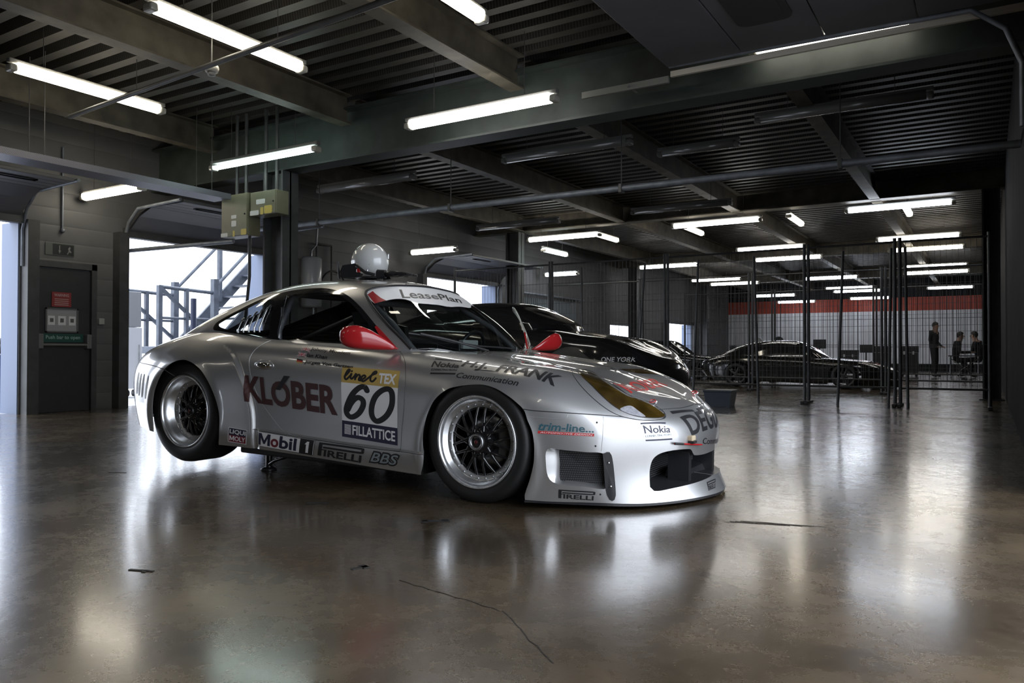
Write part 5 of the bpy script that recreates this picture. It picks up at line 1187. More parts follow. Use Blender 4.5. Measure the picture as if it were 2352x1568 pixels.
mb = MB(); mb.tube([(WX+.02, 6.42, 2.20), (-8.46, 6.74, 2.24)], .028, 10); tag(mb.build('pipe', M['galv']), 'grey pipe slanting across the top of the opening behind the race car', 'pipe')
# perforated cable tray
o = thing('cable_tray', (-8.35, 1.8, 2.72), 'perforated metal cable tray running over the fire door', 'tray')
mb = MB(); mb.box(-.16, .16, 0, 4.68, 0, .006); mb.box(-.166, -.16, 0, 4.68, 0, .07); mb.box(.16, .166, 0, 4.68, 0, .07)
def tray_mat():
    m, n, l, b = new_mat('perforated_tray'); b.inputs['Roughness'].default_value = .4; b.inputs['Metallic'].default_value = .5
    t = n.new('ShaderNodeTexCoord'); ck = n.new('ShaderNodeTexChecker'); ck.inputs['Scale'].default_value = 130; ck.inputs[1].default_value = (.24, .24, .28, 1); ck.inputs[2].default_value = (.09, .09, .105, 1)
    l.new(t.outputs['Object'], ck.inputs['Vector']); l.new(ck.outputs['Color'], b.inputs['Base Color']); return m
mb.build('tray_base', tray_mat(), o)
for y in (.6, 2.4, 4.4):
    for sd in (-.15, .15):
        mb = MB(); mb.tube([(sd, y, .07), (sd, y, 1.14)], .005, 6); mb.build('hanger_rod', M['dark_steel'], o)
mb = MB()
for k in range(5): mb.tube([(-.1+.05*k, .02, .02), (-.11+.05*k, 2.5, .03), (-.1+.05*k, 4.66, .02)], .012, 6)
mb.build('cables', M['black'], o)
# switch boxes on the first column
M['box_olive'] = mat('box_olive', (.16, .155, .10), .45, noise=.08); M['label_white'] = mat('label_white', (.62, .62, .60), .5); M['label_yellow'] = mat('label_yellow', (.55, .43, .10), .5)
def switch_box(x0, x1, z0, z1, y, label, labels):
    o = thing('switch_box', ((x0+x1)/2, y, (z0+z1)/2), label, 'box'); w, h = x1-x0, z1-z0
    mb = MB(); mb.rbox(-w/2, w/2, 0, .20, -h/2, h/2, .008); mb.build('case', M['box_olive'], o)
    mb = MB(); mb.rbox(-w/2+.006, w/2-.006, -.014, 0, -h/2+.006, h/2-.006, .004); d_ = mb.build('cover', M['box_olive'], o)
    mb = MB(); mb.sphere((w*.42, -.018, 0), .012, 0, 10, 6); mb.build('latch', M['black'], d_)
    for (u, v, a, b, c) in labels:
        mb = MB(); mb.prism([(-w/2+u*w+p, -h/2+v*h+q) for p, q in rounded(a, b, min(a, b)*.2)], -.017, -.014, 'xz'); mb.build('sticker', M[c], d_)
    return o
switch_box(-8.45, -7.955, 2.26, 2.80, 6.55, 'large olive switch box on the column', [(.5, .46, .10, .045, 'label_white'), (.5, .30, .09, .075, 'label_white'), (.13, .05, .13, .05, 'label_white'), (.5, .06, .035, .075, 'label_yellow'), (.88, .08, .10, .075, 'label_yellow')])
switch_box(-7.88, -7.425, 2.49, 2.785, 6.54, 'small olive switch box right of the large one', [(.42, .55, .16, .06, 'label_white'), (.17, .10, .16, .06, 'label_white'), (.47, .15, .05, .09, 'label_yellow'), (.72, .18, .14, .10, 'label_yellow')])
mb = MB(); mb.tube([(-8.05, 6.66, 2.26), (-8.05, 6.66, 1.75), (-8.10, 6.66, 1.4), (-8.15, 6.66, 1.1)], .02, 8); tag(mb.build('cable', M['black']), 'black cable dropping from the large switch box', 'cable')
mb = MB()
for x in (-8.3, -8.12, -7.75, -7.55): mb.tube([(x, 6.66, 2.803), (x, 6.66, 3.85)], .022, 8)
tag(mb.build('conduit', M['dark_steel']), 'cluster of dark conduits rising from the switch boxes', 'pipe')
# boiler, pipes and hose on the pier between the openings
o = thing('water_heater', (-10.05, 9.64, 1.55), 'tall white cylinder water heater on the wall behind the roof of the race car', 'heater')
mb = MB(); mb.lathe([(.001, 0), (.15, .0), (.18, .03), (.18, .85), (.15, .88), (.001, .885)], 28, 'z'); mb.build('tank', mat('heater_white', (.45, .46, .47), .25, coat=.3), o)
mb = MB(); mb.tube([(0, 0, .88), (0, 0, 1.0), (.04, .08, 1.1), (.04, .1, 1.4)], .016, 8); mb.build('pipework', M['steel'], o); mb = MB(); mb.tube([(0, .05, -.0), (0, .05, -.5)], .016, 8); mb.build('pipework', M['steel'], o); mb = MB(); mb.box(-.25, -.12, -.1, .1, .2, .26); mb.build('wall_bracket', M['steel'], o)
mb = MB(); mb.tube([(-10.30, 9.88, 1.70)]+[(-10.14, 9.88+.39*(1-math.cos(a)), 1.70+.55*math.sin(a)) for a in np.linspace(0, math.pi, 16)]+[(-10.30, 10.66, 1.70)], .018, 8); tag(mb.build('hose', M['black']), 'black hose looping up the wall beside the water heater', 'hose')
mb = MB()
for y in (9.95, 10.32): mb.tube([(-10.24, y, .4), (-10.24, y, 2.72)], .016, 8)
mb.tube([(-10.24, 9.95, 2.72), (-10.24, 10.32, 2.72)], .016, 8); tag(mb.build('pipe', M['dark_steel']), 'thin dark pipe bent over the wall right of the water heater', 'pipe')
# ---------------------------------------------------------------- helmet and restraint on the race car roof
def roof_z(x, y):
    h = RD_BVH.ray_cast(Vector((x, y, 3)), Vector((0, 0, -1)))[0]; return h.z
RD_BVH = mirror_bvh(RD, 120, 60)
def car_pt(x, y, z): return race_car.matrix_basis @ Vector((x, y, z))
bpy.context.view_layer.update()
HX, HY = -1.575, .10
o = thing('helmet', car_pt(HX, HY, roof_z(HX, HY)+.022), 'white racing helmet resting on the roof of the race car', 'helmet', rz=race_car.rotation_euler.z-.15)
vs = []; fs = []; nu, nv = 36, 22
for j in range(nv+1):
    t = math.pi*.80*j/nv
    for i in range(nu):
        a = 2*math.pi*i/nu; r = math.sin(t); z = math.cos(t)
        x = .142*r*math.cos(a)*(1.06 if math.cos(a) > 0 else 1.0); y = .128*r*math.sin(a); zz = .132+.138*z
        if z < 0: x *= 1+.10*z*-1*(math.cos(a) > .2); 
        vs.append((x, y, max(zz, .008)))
def ring_ok(i, j):   # opening for the face, on the far side of the helmet
    a = 2*math.pi*(i+.5)/nu; t = math.pi*.80*(j+.5)/nv
    return not (abs((a-1.5+math.pi) % (2*math.pi)-math.pi) < .85 and math.pi*.40 < t < math.pi*.60)
mb = MB(); mb.add(vs, [(j*nu+i, (j+1)*nu+i, (j+1)*nu+(i+1) % nu, j*nu+(i+1) % nu) for j in range(nv) for i in range(nu) if ring_ok(i, j)], 0, True)
sh_ = mb.build('shell', mat('helmet_white', (.66, .67, .66), .22, coat=.8), o)
mb = MB(); mb.add([(p[0]*.96, p[1]*.96, p[2]*.97+.004) for p in vs], [(j*nu+i, (j+1)*nu+i, (j+1)*nu+(i+1) % nu, j*nu+(i+1) % nu) for j in range(nv) for i in range(nu)], 0, True); mb.build('lining', M['black'], o)
mb = MB(); mb.tube([(.085*math.cos(a)*1.06, .078*math.sin(a), .010) for a in np.linspace(0, 2*math.pi, 30)[:-1]], .010, 8, closed=True); mb.build('neck_trim', M['black'], o)
for dx, dy, dz in ((-.09, -.085, .215), (-.035, -.105, .222), (.128, -.035, .18), (.135, -.03, .155), (.09, -.088, .10)):
    n_ = Vector((dx, dy, dz-.13)).normalized(); q = Vector((n_.x*.141, n_.y*.129, .132+n_.z*.137)); mb = MB(); mb.sphere(q, .0055, 0, 8, 6); mb.build('stud', M['black'], o)
mb = MB(); mb.rbox(.075, .105, -.112, -.098, .03, .065, .005); mb.rbox(.112, .138, .055, .075, .145, .19, .006); mb.build('visor_mount', M['steel'], o)
HX2, HY2 = -1.50, -.11
o = thing('neck_restraint', car_pt(HX2, HY2, roof_z(HX2, HY2)+.012), 'black head and neck restraint leaning against the helmet', 'restraint', rz=race_car.rotation_euler.z)
mb = MB(); mb.prism([(-.075, .0), (.085, .0), (.10, .025), (.05, .098), (-.07, .090), (-.095, .045)], -.085, -.06, 'xz'); mb.prism([(-.085, 0), (-.055, 0), (-.055, .085), (-.075, .088)], -.06, .03, 'xz'); mb.build('collar', M['satin'], o)
mb = MB(); mb.tube([(-.12, -.06, .0), (-.135, -.06, .12)], .008, 8); mb.tube([(.06, -.085, .08), (.14, -.09, .03), (.20, -.06, .012)], .012, 8); mb.build('strap', M['black'], o)
mb = MB(); mb.rbox(.07, .10, -.10, -.085, .03, .06, .006); mb.build('buckle', M['red'], o)
HX3, HY3 = -1.27, .02
o = thing('gloves', car_pt(HX3, HY3, roof_z(HX3, HY3)+.032), 'pair of black gloves lying on the roof in front of the helmet', 'gloves', rz=race_car.rotation_euler.z+.2)
for q in range(2):
    mb = MB(); oy = -.05+.09*q; mb.sphere((0, oy, .018), 1, 0, 16, 8, (.065, .04, .02)); 
    for k in range(4): mb.tube([(.04, oy-.026+.017*k, .018), (.10, oy-.034+.022*k, .014), (.135, oy-.036+.024*k, .010)], [.011, .010, .008], 8)
    mb.tube([(-.01, oy+.035, .018), (.045, oy+.07, .012)], [.012, .009], 8); mb.tube([(-.05, oy, .016), (-.11, oy, .016)], [.030, .036], 12); mb.build('glove', M['satin'], o)
# ---------------------------------------------------------------- other cars
def plain_car(name, loc, label, zmap, xs, ys, paint, wheels=True, text=False):
    car = thing(name, loc, label, 'car')
    def post(P):
        P = P.copy(); P[:, 2] = zmap(P[:, 2], P[:, 0]); P[:, 0] *= xs; P[:, 1] *= ys; return P
    b = Patch(BODY, post); dm = Patch(DOME, post); E = .03; sl = smooth_line
    aF = sl(LOOPS['arch_front']); aR = sl(LOOPS['arch_rear']); aF[0, 1] = aF[-1, 1] = -E; aR[0, 1] = aR[-1, 1] = -E
    gl = sl(LOOPS['glass'], .01, True); it = sl(LOOPS['intakeb'], .02); top = sl(LOOPS['intake'], .02)
    mouth = np.vstack([[(b.S1+E, LOOPS['intakeb'][0][1])], it, top, [(b.S1+E, LOOPS['intake'][-1][1])]])
    sh = Shell(b, 90, 40, [(aF, False), (aR, False), (gl, True), (mouth, True)])
    for q in (aF, aR): sh.take(np.vstack([q, [(q[-1][0], -2*E), (q[0][0], -2*E)]]))
    g_t = sh.take(gl); m_t = sh.take(mouth)
    sh.build('body_shell', sh.rest(), paint, car)
    for sd in (1, -1): sh.build('headlight', g_t, M['gloss'], car, (sd,), off=.002)
    sh.build('air_intake', m_t, M['black'], car, off=-.01)
    fr = sl(GLOOPS['frame'], .012, True); ws = GLOOPS['windscreen']; hd = GLOOPS['header']
    wl = sl([ws[0]]+ws[2:]+hd[:-1]+[[hd[-1][0], dm.V1]], .012); wind = np.vstack([[(dm.S1+E, .036)], wl, [(hd[-1][0], dm.V1+E), (dm.S1+E, dm.V1+E)]])
    ds = Shell(dm, 70, 30, [(fr, True), (wind, True)]); f_t = ds.take(fr); w_t = ds.take(wind)
    ds.build('roof', ds.rest(), paint, car); ds.build('windscreen', w_t, M['gloss'], car)
    for sd in (1, -1): ds.build('side_window', f_t, M['gloss'], car, (sd,))
    zt = float(zmap(np.array([.33]), np.array([0.]))[0]); R = zt-.005
    for cx in (0, -2.35):
        for sd in (1, -1):
            mb = MB(); s = -sd; yo = s*.86*ys
            mb.lathe([(.20, s*0), (.26, s*.008), (R-.02, s*.004), (R, s*-.04), (R, s*-.2), (R-.02, s*-.25), (.2, s*-.25)], 40, 'y', (0, 0, 0)); t = mb.build('wheel', M['rubber'], car, (cx*xs, yo, R))
            mb = MB(); mb.lathe([(.215, s*.004), (.205, s*.0), (.195, s*-.05), (.18, s*-.05)], 40)
            for k in range(5):
                a = 2*math.pi*k/5; mb.tube([(.03*math.cos(a), s*-.03, .03*math.sin(a)), (.185*math.cos(a), s*-.045, .185*math.sin(a))], [.03, .018], 8)
            mb.lathe([(.001, s*-.02), (.045, s*-.02), (.05, s*-.06)], 20); mb.build('rim', M['dark_steel'], t)
    mb = MB(); mb.rbox(-2.9*xs, .55*xs, -.70*ys, .70*ys, .12, .20); mb.rbox(-2.0*xs, -.5*xs, -.78*ys, .78*ys, .12, .5); mb.build('floor_pan', M['black'], car)
    if text:
        bv = mirror_bvh(b, 140, 70); P, T = text_tris('ONE YORK', 0, .015); vs = []
        for p in P:
            x = text[0]+p[0]*text[1]; z = text[2]+p[1]*text[3]; h = bv.ray_cast(Vector((x, -3, z)), Vector((0, 1, 0)))
            vs.append((h[0]+Vector((0, -.004, 0))) if h[0] is not None else Vector((x, -.9*ys, z)))
        mb = MB(); mb.add(vs, T); mb.build('lettering', M['lettering_silver'], car)
    return car
M['lettering_silver'] = mat('lettering_silver', (.45, .45, .45), .4)
M['black_paint'] = mat('black_paint', (.011, .011, .011), .14, coat=1.0); M['black_paint2'] = mat('black_paint_worn', (.011, .011, .010), .2, coat=.8)
zm2 = lambda z, x: np.where(z < .85, z*1.32, 1.122+(z-.85)*.66)
plain_car('sports_car', (-3.82, 8.24, 0), 'glossy black sports car with ONE YORK lettering behind the race car', zm2, .98, .98, M['black_paint'], text=(.36, .31, .69, .048))
zm3 = lambda z, x: z*.83
plain_car('track_car', (-2.62, 18.6, 0), 'low black track car parked beyond the wire fence', zm3, .98, .98, M['black_paint2'])
plain_car('track_car', (-7.2, 22.7, 0), 'dark low car half hidden behind the fence, left of the track car', lambda z, x: z*.9, .95, .95, M['black_paint2'])
# ---------------------------------------------------------------- wire fence panels
def wire_fence(x0, x1, y, label, zt=2.40, z0=.27, sk=0.0):
    o = thing('wire_fence', ((x0+x1)/2, y, 0), label, 'fence', 'wire fence panels across the garage'); w = (x1-x0)/2
    for s in (-1, 1):
        mb = MB(); mb.tube([(s*w, sk*s, .02), (s*w, sk*s, zt+.06)], .025, 8); p = mb.build('post', M['galv_dark'], o)
        mb = MB(); mb.rbox(s*w-.028, s*w+.028, sk*s-.22, sk*s+.22, 0, .045, .01); mb.build('foot', M['post'], p)
    for z in (z0, zt): mb = MB(); mb.tube([(-w, -sk, z), (w, sk, z)], .016, 8); mb.build('rail', M['galv_dark'], o)
    mb = MB(); n = int(2*w/.07)
    for k in range(1, n): x = -w+2*w*k/n; mb.tube([(x, sk*x/w, z0), (x, sk*x/w, zt)], .0030, 4, 0, False)
    for z in (.5, .9, 1.28, 1.68, 2.05): mb.tube([(-w, -sk, z), (w, sk, z)], .0030, 4, 0, False)
    m_ = mb.build('wire_mesh', M['galv_dark'], o)
    return o
M['galv_dark'] = mat('fence_steel', (.085, .085, .088), .45, metal=.5, noise=.2)
names_ = ['rightmost', 'second from right', 'third from right', 'fourth from right', 'leftmost']
for k, (a, b) in enumerate(((-1.09, .02), (-2.36, -1.16), (-4.63, -2.42), (-6.87, -4.69), (-9.10, -6.93))):
    wire_fence(a, b, 12.55+.01*k, 'wire fence panel in the near fence row, %s of five' % names_[k])
for k, (a, b) in enumerate(((-1.63, .02), (-4.09, -1.70), (-6.47, -4.16), (-8.84, -6.54))):
    wire_fence(a, b, 16.0, 'wire fence panel in the far fence row, %s of four' % (names_[k] if k < 3 else 'leftmost'), 2.34, .27, .0)
for k, (a, b) in enumerate(((-2.3, -.05), (-4.7, -2.37), (-7.1, -4.77))):
    wire_fence(a, b, 20.6, 'wire fence panel in the rearmost row behind the track car, %s' % ('rightmost', 'middle', 'leftmost')[k], 2.34, .27, .0)
# loose posts leaning on the fence
for k, (x, y, lx) in enumerate(((-.97, 12.40, -.04), (-1.22, 12.40, .03), (-1.90, 12.40, .06), (-3.05, 12.40, -.10), (-4.1, 12.40, .05), (-5.1, 12.40, .12), (-6.1, 12.40, -.08), (-7.6, 12.40, .05))):
    mb = MB(); mb.tube([(x, y-.12, .0), (x+lx, y+.02, 2.3)], .020, 8); tag(mb.build('fence_post', M['galv_dark']), 'loose steel post leaning on the near fence, %s from the right' % ['first', 'second', 'third', 'fourth', 'fifth', 'sixth', 'seventh', 'eighth'][k], 'post')
# storage tub by the fence
o = thing('storage_tub', (-3.35, 11.27, 0), 'grey plastic storage tub on the floor in front of the fence', 'tub')
mb = MB(); w, d_, h = .20, .15, .205
vs = [(sx*w*f, sy*d_*f, z) for z, f in ((0, .86), (h, 1)) for sx, sy in ((-1, -1), (1, -1), (1, 1), (-1, 1))]
mb.add(vs, [(3, 2, 1, 0)]+[(i, (i+1) % 4, 4+(i+1) % 4, 4+i) for i in range(4)]); mb.build('bin', mat('tub_grey', (.10, .12, .15), .35), o)
mb = MB(); mb.rbox(-w-.015, w+.015, -d_-.015, d_+.015, h, h+.035, .01); mb.build('lid', mat('tub_lid', (.09, .105, .13), .4), o)
# ---------------------------------------------------------------- people at the far end
def person(loc, rz, s, J, label, top, trousers, hair=(.02, .018, .015), skin=(.42, .26, .19)):
    """J: named joints; the body is grown on them as one skin"""
    chains = [('pelvis', 'waist', 'chest', 'neck', 'head', 'crown')]
    for q in 'lr': chains += [('chest', 'shoulder_'+q, 'elbow_'+q, 'wrist_'+q, 'palm_'+q), ('pelvis', 'hip_'+q, 'knee_'+q, 'ankle_'+q, 'toe_'+q)]
    rad = {'pelvis': .155, 'waist': .145, 'chest': .165, 'neck': .058, 'head': .085, 'crown': .075, 'shoulder': .075, 'elbow': .048, 'wrist': .032, 'palm': .036, 'hip': .095, 'knee': .062, 'ankle': .042, 'toe': .035}
    J = dict(J); idx = {}; V = []; E = []; Rr = []
    for ch in chains:
        prev = None
        for n in ch:
            if n not in idx: idx[n] = len(V); V.append(J[n]); Rr.append(rad[n.split('_')[0]])
            if prev is not None and (idx[prev], idx[n]) not in E: E.append((idx[prev], idx[n]))
            prev = n
    kinds = {i: n for n, i in idx.items()}
    me = bpy.data.meshes.new('person'); me.from_pydata(V, E, []); ob = bpy.data.objects.new('person', me); COL.objects.link(ob)
    md = ob.modifiers.new('skin', 'SKIN'); sv = me.skin_vertices[0].data
    for i, r in enumerate(Rr): sv[i].radius = (r, r*(.72 if kinds[i] in ('chest', 'waist', 'pelvis') else 1))
    sv[0].use_root = True; sb = ob.modifiers.new('sub', 'SUBSURF'); sb.levels = 2; sb.render_levels = 2
    bpy.context.view_layer.update(); m2 = bpy.data.meshes.new_from_object(ob.evaluated_get(bpy.context.evaluated_depsgraph_get()))
    bpy.data.objects.remove(ob)
    mats = [mat('cloth_top', top, .8), mat('cloth_trousers', trousers, .85), mat('skin', skin, .55), M['black']]; m2.materials.clear()
    for q in mats: m2.materials.append(q)
    VV = np.array(V)
    bm = bmesh.new(); bm.from_mesh(m2)
    # fingers and thumb, nose and ears grown from the same mesh
    for q in 'lr':
        w_, p_ = Vector(J['wrist_'+q]), Vector(J['palm_'+q]); d = (p_-w_).normalized(); sd = d.cross(Vector((0, 0, 1))) if abs(d.z) < .9 else d.cross(Vector((1, 0, 0))); sd.normalize(); dn = d.cross(sd)
        for k, (off, ln) in enumerate(((-.026, .062), (-.009, .075), (.009, .078), (.026, .068), (.040, .045))):
            a = p_+sd*off*.9+d*(.015 if k < 4 else -.03); c1 = a+d*ln*.5+(sd*.02 if k == 4 else Vector()); c2 = c1+d*ln*.4+dn*.018
            tb = MB(); tb.tube([a, c1, c2], [.0105, .0095, .007], 6); o0 = [bm.verts.new(v) for v in tb.v]
            for f in tb.f: nf = bm.faces.new([o0[i] for i in f]); nf.material_index = 2; nf.smooth = True
    hd = Vector(J['head'])
    for c, r, sc in ((hd+Vector((.088, 0, -.005)), .018, (1, .8, 1.3)), (hd+Vector((0, .085, 0)), .022, (1, .5, 1.4)), (hd+Vector((0, -.085, 0)), .022, (1, .5, 1.4)), (hd+Vector((.075, 0, -.055)), .022, (.8, 1.2, .5))):
        tb = MB(); tb.sphere(c, r, 0, 8, 6, sc); o0 = [bm.verts.new(v) for v in tb.v]
        for f in tb.f:
            try: nf = bm.faces.new([o0[i] for i in f]); nf.material_index = 2; nf.smooth = True
            except ValueError: pass
    nf0 = len(m2.polygons); bm.faces.ensure_lookup_table()
    for fi in range(nf0):
        f = bm.faces[fi]; c = np.array(f.calc_center_median()); k = kinds[int(np.argmin(np.linalg.norm(VV-c, axis=1)))].split('_')[0]
        f.material_index = 2 if k in ('head', 'crown', 'neck', 'palm') else 3 if k in ('toe',) else 1 if k in ('pelvis', 'hip', 'knee', 'ankle') else 0; f.smooth = True
    bm.to_mesh(m2); bm.free()
    o = bpy.data.objects.new('person', m2); COL.objects.link(o); o.location = loc; o.rotation_euler = (0, 0, rz); o.scale = (s, s, s)
    tag(o, label, 'person')
    mb = MB(); h = Vector(J['head'])+Vector((-.012, 0, .03)); vs = []; fs = []
    for j in range(8):
        for i in range(16):
            a = 2*math.pi*i/16; fr = 1.0; t = math.pi*(.56-.20*math.cos(a))*j/7
            vs.append(h+Vector((.098*math.sin(t)*math.cos(a)*fr, .096*math.sin(t)*math.sin(a), .105*math.cos(t)+.005)))
    for j in range(7):
        for i in range(16): fs.append((j*16+i, (j+1)*16+i, (j+1)*16+(i+1) % 16, j*16+(i+1) % 16))
    mb.add(vs, fs, 0, True); mb.build('hair', mat('hair', hair, .7), o)
    return o
stand = {'pelvis': (0, 0, .95), 'waist': (0, 0, 1.10), 'chest': (0, 0, 1.32), 'neck': (.02, 0, 1.50), 'head': (.05, 0, 1.62), 'crown': (.045, 0, 1.70)}
sit = {'pelvis': (0, 0, .50), 'waist': (.02, 0, .66), 'chest': (.07, 0, .88), 'neck': (.11, 0, 1.06), 'head': (.15, 0, 1.18), 'crown': (.145, 0, 1.26)}
for q, sg in (('l', 1), ('r', -1)):
    stand.update({'shoulder_'+q: (0, sg*.20, 1.42), 'elbow_'+q: (-.03, sg*.25, 1.14), 'wrist_'+q: (.14, sg*.20, .98), 'palm_'+q: (.20, sg*.17, .96), 'hip_'+q: (0, sg*.10, .90), 'knee_'+q: (.03, sg*.11, .50), 'ankle_'+q: (-.02, sg*.12, .09), 'toe_'+q: (.14, sg*.14, .035)})
    sit.update({'shoulder_'+q: (.07, sg*.20, .98), 'elbow_'+q: (.13, sg*.25, .72), 'wrist_'+q: (.36, sg*.16, .72), 'palm_'+q: (.43, sg*.14, .73), 'hip_'+q: (.03, sg*.11, .50), 'knee_'+q: (.42, sg*.12, .50), 'ankle_'+q: (.38, sg*.13, .09), 'toe_'+q: (.54, sg*.15, .035)})
PY = 27.5
person((-1.435, PY, 0), -.35, .985, stand, 'standing person in dark jacket beside the fence, facing right', (.016, .016, .018), (.02, .02, .024))
person((-.88, PY, 0), .05, 1.08, sit, 'seated person in dark clothes at the folding table, left of two', (.018, .018, .02), (.02, .02, .022))
person((-.22, PY+.75, 0), math.pi-.25, 1.10, sit, 'bearded person in dark clothes at the folding table, right of two', (.014, .014, .016), (.02, .02, .022))
# stools and table they use
for k, (x, y, lab) in enumerate(((-.88, PY, 'low dark stool under the left seated person'), (-.22, PY+.75, 'low dark stool under the right seated person'))):
    o = thing('stool', (x, y, 0), lab, 'stool'); mb = MB(); mb.rbox(-.15, .15, -.15, .15, .38, .42, .01); mb.build('seat', M['satin'], o)
    for sx in (-.12, .12):
        for sy in (-.12, .12): mb = MB(); mb.tube([(sx*1.15, sy*1.15, 0), (sx, sy, .38)], .012, 6); mb.build('leg', M['steel'], o)
o = thing('folding_table', (-.60, 26.7, 0), 'folding table with crossed chrome legs in front of the seated people', 'table')
mb = MB(); mb.rbox(-.42, .42, -.22, .22, .66, .69, .008); mb.build('tabletop', M['satin'], o)
for sx in (-.36, .36): mb = MB(); mb.tube([(sx, -.18, 0), (sx, -.18, .66)], .016, 8); mb.tube([(sx, .18, 0), (sx, .18, .66)], .016, 8); mb.build('leg', M['chrome'], o)
mb = MB(); mb.tube([(-.36, -.18, .05), (.36, -.18, .6)], .012, 8); mb.tube([(.36, -.18, .05), (-.36, -.18, .6)], .012, 8); mb.build('brace', M['chrome'], o)
# cases, screens and a wheel rack near the far wall
def flight_case(x, y, w, d_, h, label):
    o = thing('flight_case', (x, y, 0), label, 'case'); mb = MB(); mb.rbox(-w/2, w/2, -d_/2, d_/2, .06, h*.78, .01); mb.build('body', M['satin'], o)
    mb = MB(); mb.rbox(-w/2-.005, w/2+.005, -d_/2-.005, d_/2+.005, h*.785, h, .012); mb.build('lid', M['satin'], o)
    mb = MB(); 
    for sx in (-1, 1): mb.rbox(sx*w*.25-.03, sx*w*.25+.03, -d_/2-.012, -d_/2, h*.72, h*.83, .004)
    mb.build('latch', M['steel'], o)
    for sx in (-1, 1):
        for sy in (-1, 1): mb = MB(); mb.lathe([(.001, -.015), (.03, -.015), (.03, .015), (.001, .015)], 12, 'y', (sx*(w/2-.06), sy*(d_/2-.06), .03)); mb.build('castor', M['black'], o)
    return o
flight_case(-2.97, 28, .52, .42, .98, 'black flight case against the white wall, left of two behind the track car'); flight_case(-2.17, 28, .52, .42, .98, 'black flight case left of the standing person')
flight_case(-4.03, 28.5, .55, .42, .85, 'low black case behind the roof of the track car')
def monitor(x, y, z, w, h, label):
    o = thing('monitor', (x, y, 0), label, 'monitor'); mb = MB(); mb.rbox(-w/2, w/2, -.02, .02, z, z+h, .006); mb.build('screen', M['satin'], o)
    mb = MB(); mb.rbox(-.02, .02, -.015, .015, .02, z+.02, .004); mb.rbox(-.2, .2, -.15, .15, 0, .025, .008); mb.build('stand', M['black'], o)
monitor(-4.9, 28, .90, .42, .31, 'black screen on a stand against the white wall, left of the track car roof'); monitor(-3.62, 29.4, .76, .40, .28, 'small black screen standing just right of the track car roof')
o = thing('workbench', (-7.0, 27.2, 0), 'dark workbench with clutter near the far wall, left of the track car', 'bench')
mb = MB(); mb.rbox(-.9, .9, -.3, .3, .70, .74, .006); mb.build('worktop', mat('bench_wood', (.20, .16, .10), .6), o)
for sx in (-.85, .85):
    for sy in (-.26, .26): mb = MB(); mb.bar((sx, sy, 0), (sx, sy, .70), .04); mb.build('leg', M['post'], o)
mb = MB(); mb.rbox(-.85, .85, -.25, .25, .12, .15, .004); mb.build('shelf', M['post'], o)
for k, (x, w, h, c, lab) in enumerate(((-7.6, .22, .26, M['satin'], 'black box on the left end of the workbench'), (-7.0, .30, .16, mat('crate_yellow', (.45, .33, .04), .5), 'yellow crate on the workbench'), (-6.45, .2, .33, M['satin'], 'dark box on the right end of the workbench'))):
    mb = MB(); mb.rbox(x-w/2, x+w/2, 27.05, 27.35, .74, .74+h, .01); tag(mb.build('tool_box', c), lab, 'box')
for k, (x, z, lab) in enumerate(((-8.9, 1.25, 'round white wall fan on the far wall'), (-8.0, 1.27, 'round black wall fan beside the white one'))):
    o = thing('wall_fan', (x, 35.92, z), lab, 'fan'); mb = MB(); mb.lathe([(.18, 0), (.20, -.03), (.20, -.10), (.17, -.12)], 24, 'y', (0, 0, 0), 0); mb.build('housing', M['white'] if k == 0 else M['black'], o)
    mb = MB(); mb.lathe([(.001, -.07), (.17, -.06)], 24, 'y'); mb.build('grille', M['label_white'] if k == 0 else M['black'], o)
# ---------------------------------------------------------------- outside the garage
def steel_stairs():
    o = thing('steel_stairway', (-14.5, 10.18, -.02), 'galvanised steel stairway and landing outside the opening', 'stairs'); g = M['galv']; X = (-.55, .55); g = mat('stair_steel', (.075, .088, .115), .5, metal=.2, noise=.25)
    mb = MB(); mb.rbox(-.6, .6, -.78, .35, .62, .74, .01); mb.build('landing', g, o)
    for x in X:
        for y, zt in ((-.74, 1.72), (.30, 1.90)):
            mb = MB(); mb.bar((x, y, 0), (x, y, zt), .10 if y > 0 else .07); mb.build('post', g, o)
    for x in X: mb = MB(); mb.bar((x, -.25, .7), (x, -.25, 1.70), .06); mb.build('post', g, o)
    for x in X:
        mb = MB(); mb.tube([(x, -.74, 1.70), (x, .30, 1.66)], .03, 8); mb.tube([(x, -.74, 1.20), (x, .3, 1.2)], .022, 8); mb.bar((x, -.74, 1.70), (x, .30, .86), .05); mb.build('handrail', g, o)
        mb = MB(); mb.bar((x, .30, .66), (x, 2.2, 2.55), .05, .22); mb.build('stringer', g, o)
        mb = MB(); mb.tube([(x, .30, 1.75), (x, 2.2, 3.65)], .03, 8); mb.bar((x, 1.25, 1.6), (x, 1.25, 2.75), .07); mb.build('stair_rail', g, o)
    for k in range(8): mb = MB(); mb.box(-.53, .53, .42+.22*k, .64+.22*k, .80+.22*k, .825+.22*k); mb.build('step', g, o)
    for x in X: mb = MB(); mb.bar((x, -.70, .70), (x, .25, .05), .05, .14); mb.build('brace', g, o)
    o.scale = (1.22, 1.22, 1.22)
    return o
steel_stairs()
o = thing('service_cabinet', (-12.9, 7.97, 0), 'white service cabinet on castors outside the opening', 'cabinet')
mb = MB(); mb.rbox(-.3, .3, -.15, .16, .14, 1.20, .01); mb.build('body', mat('cabinet_white', (.62, .63, .66), .4), o); mb = MB(); mb.rbox(-.3, .3, -.15, .14, 1.205, 1.82, .01); mb.build('upper_box', mat('cabinet_grey', (.30, .31, .33), .4), o)
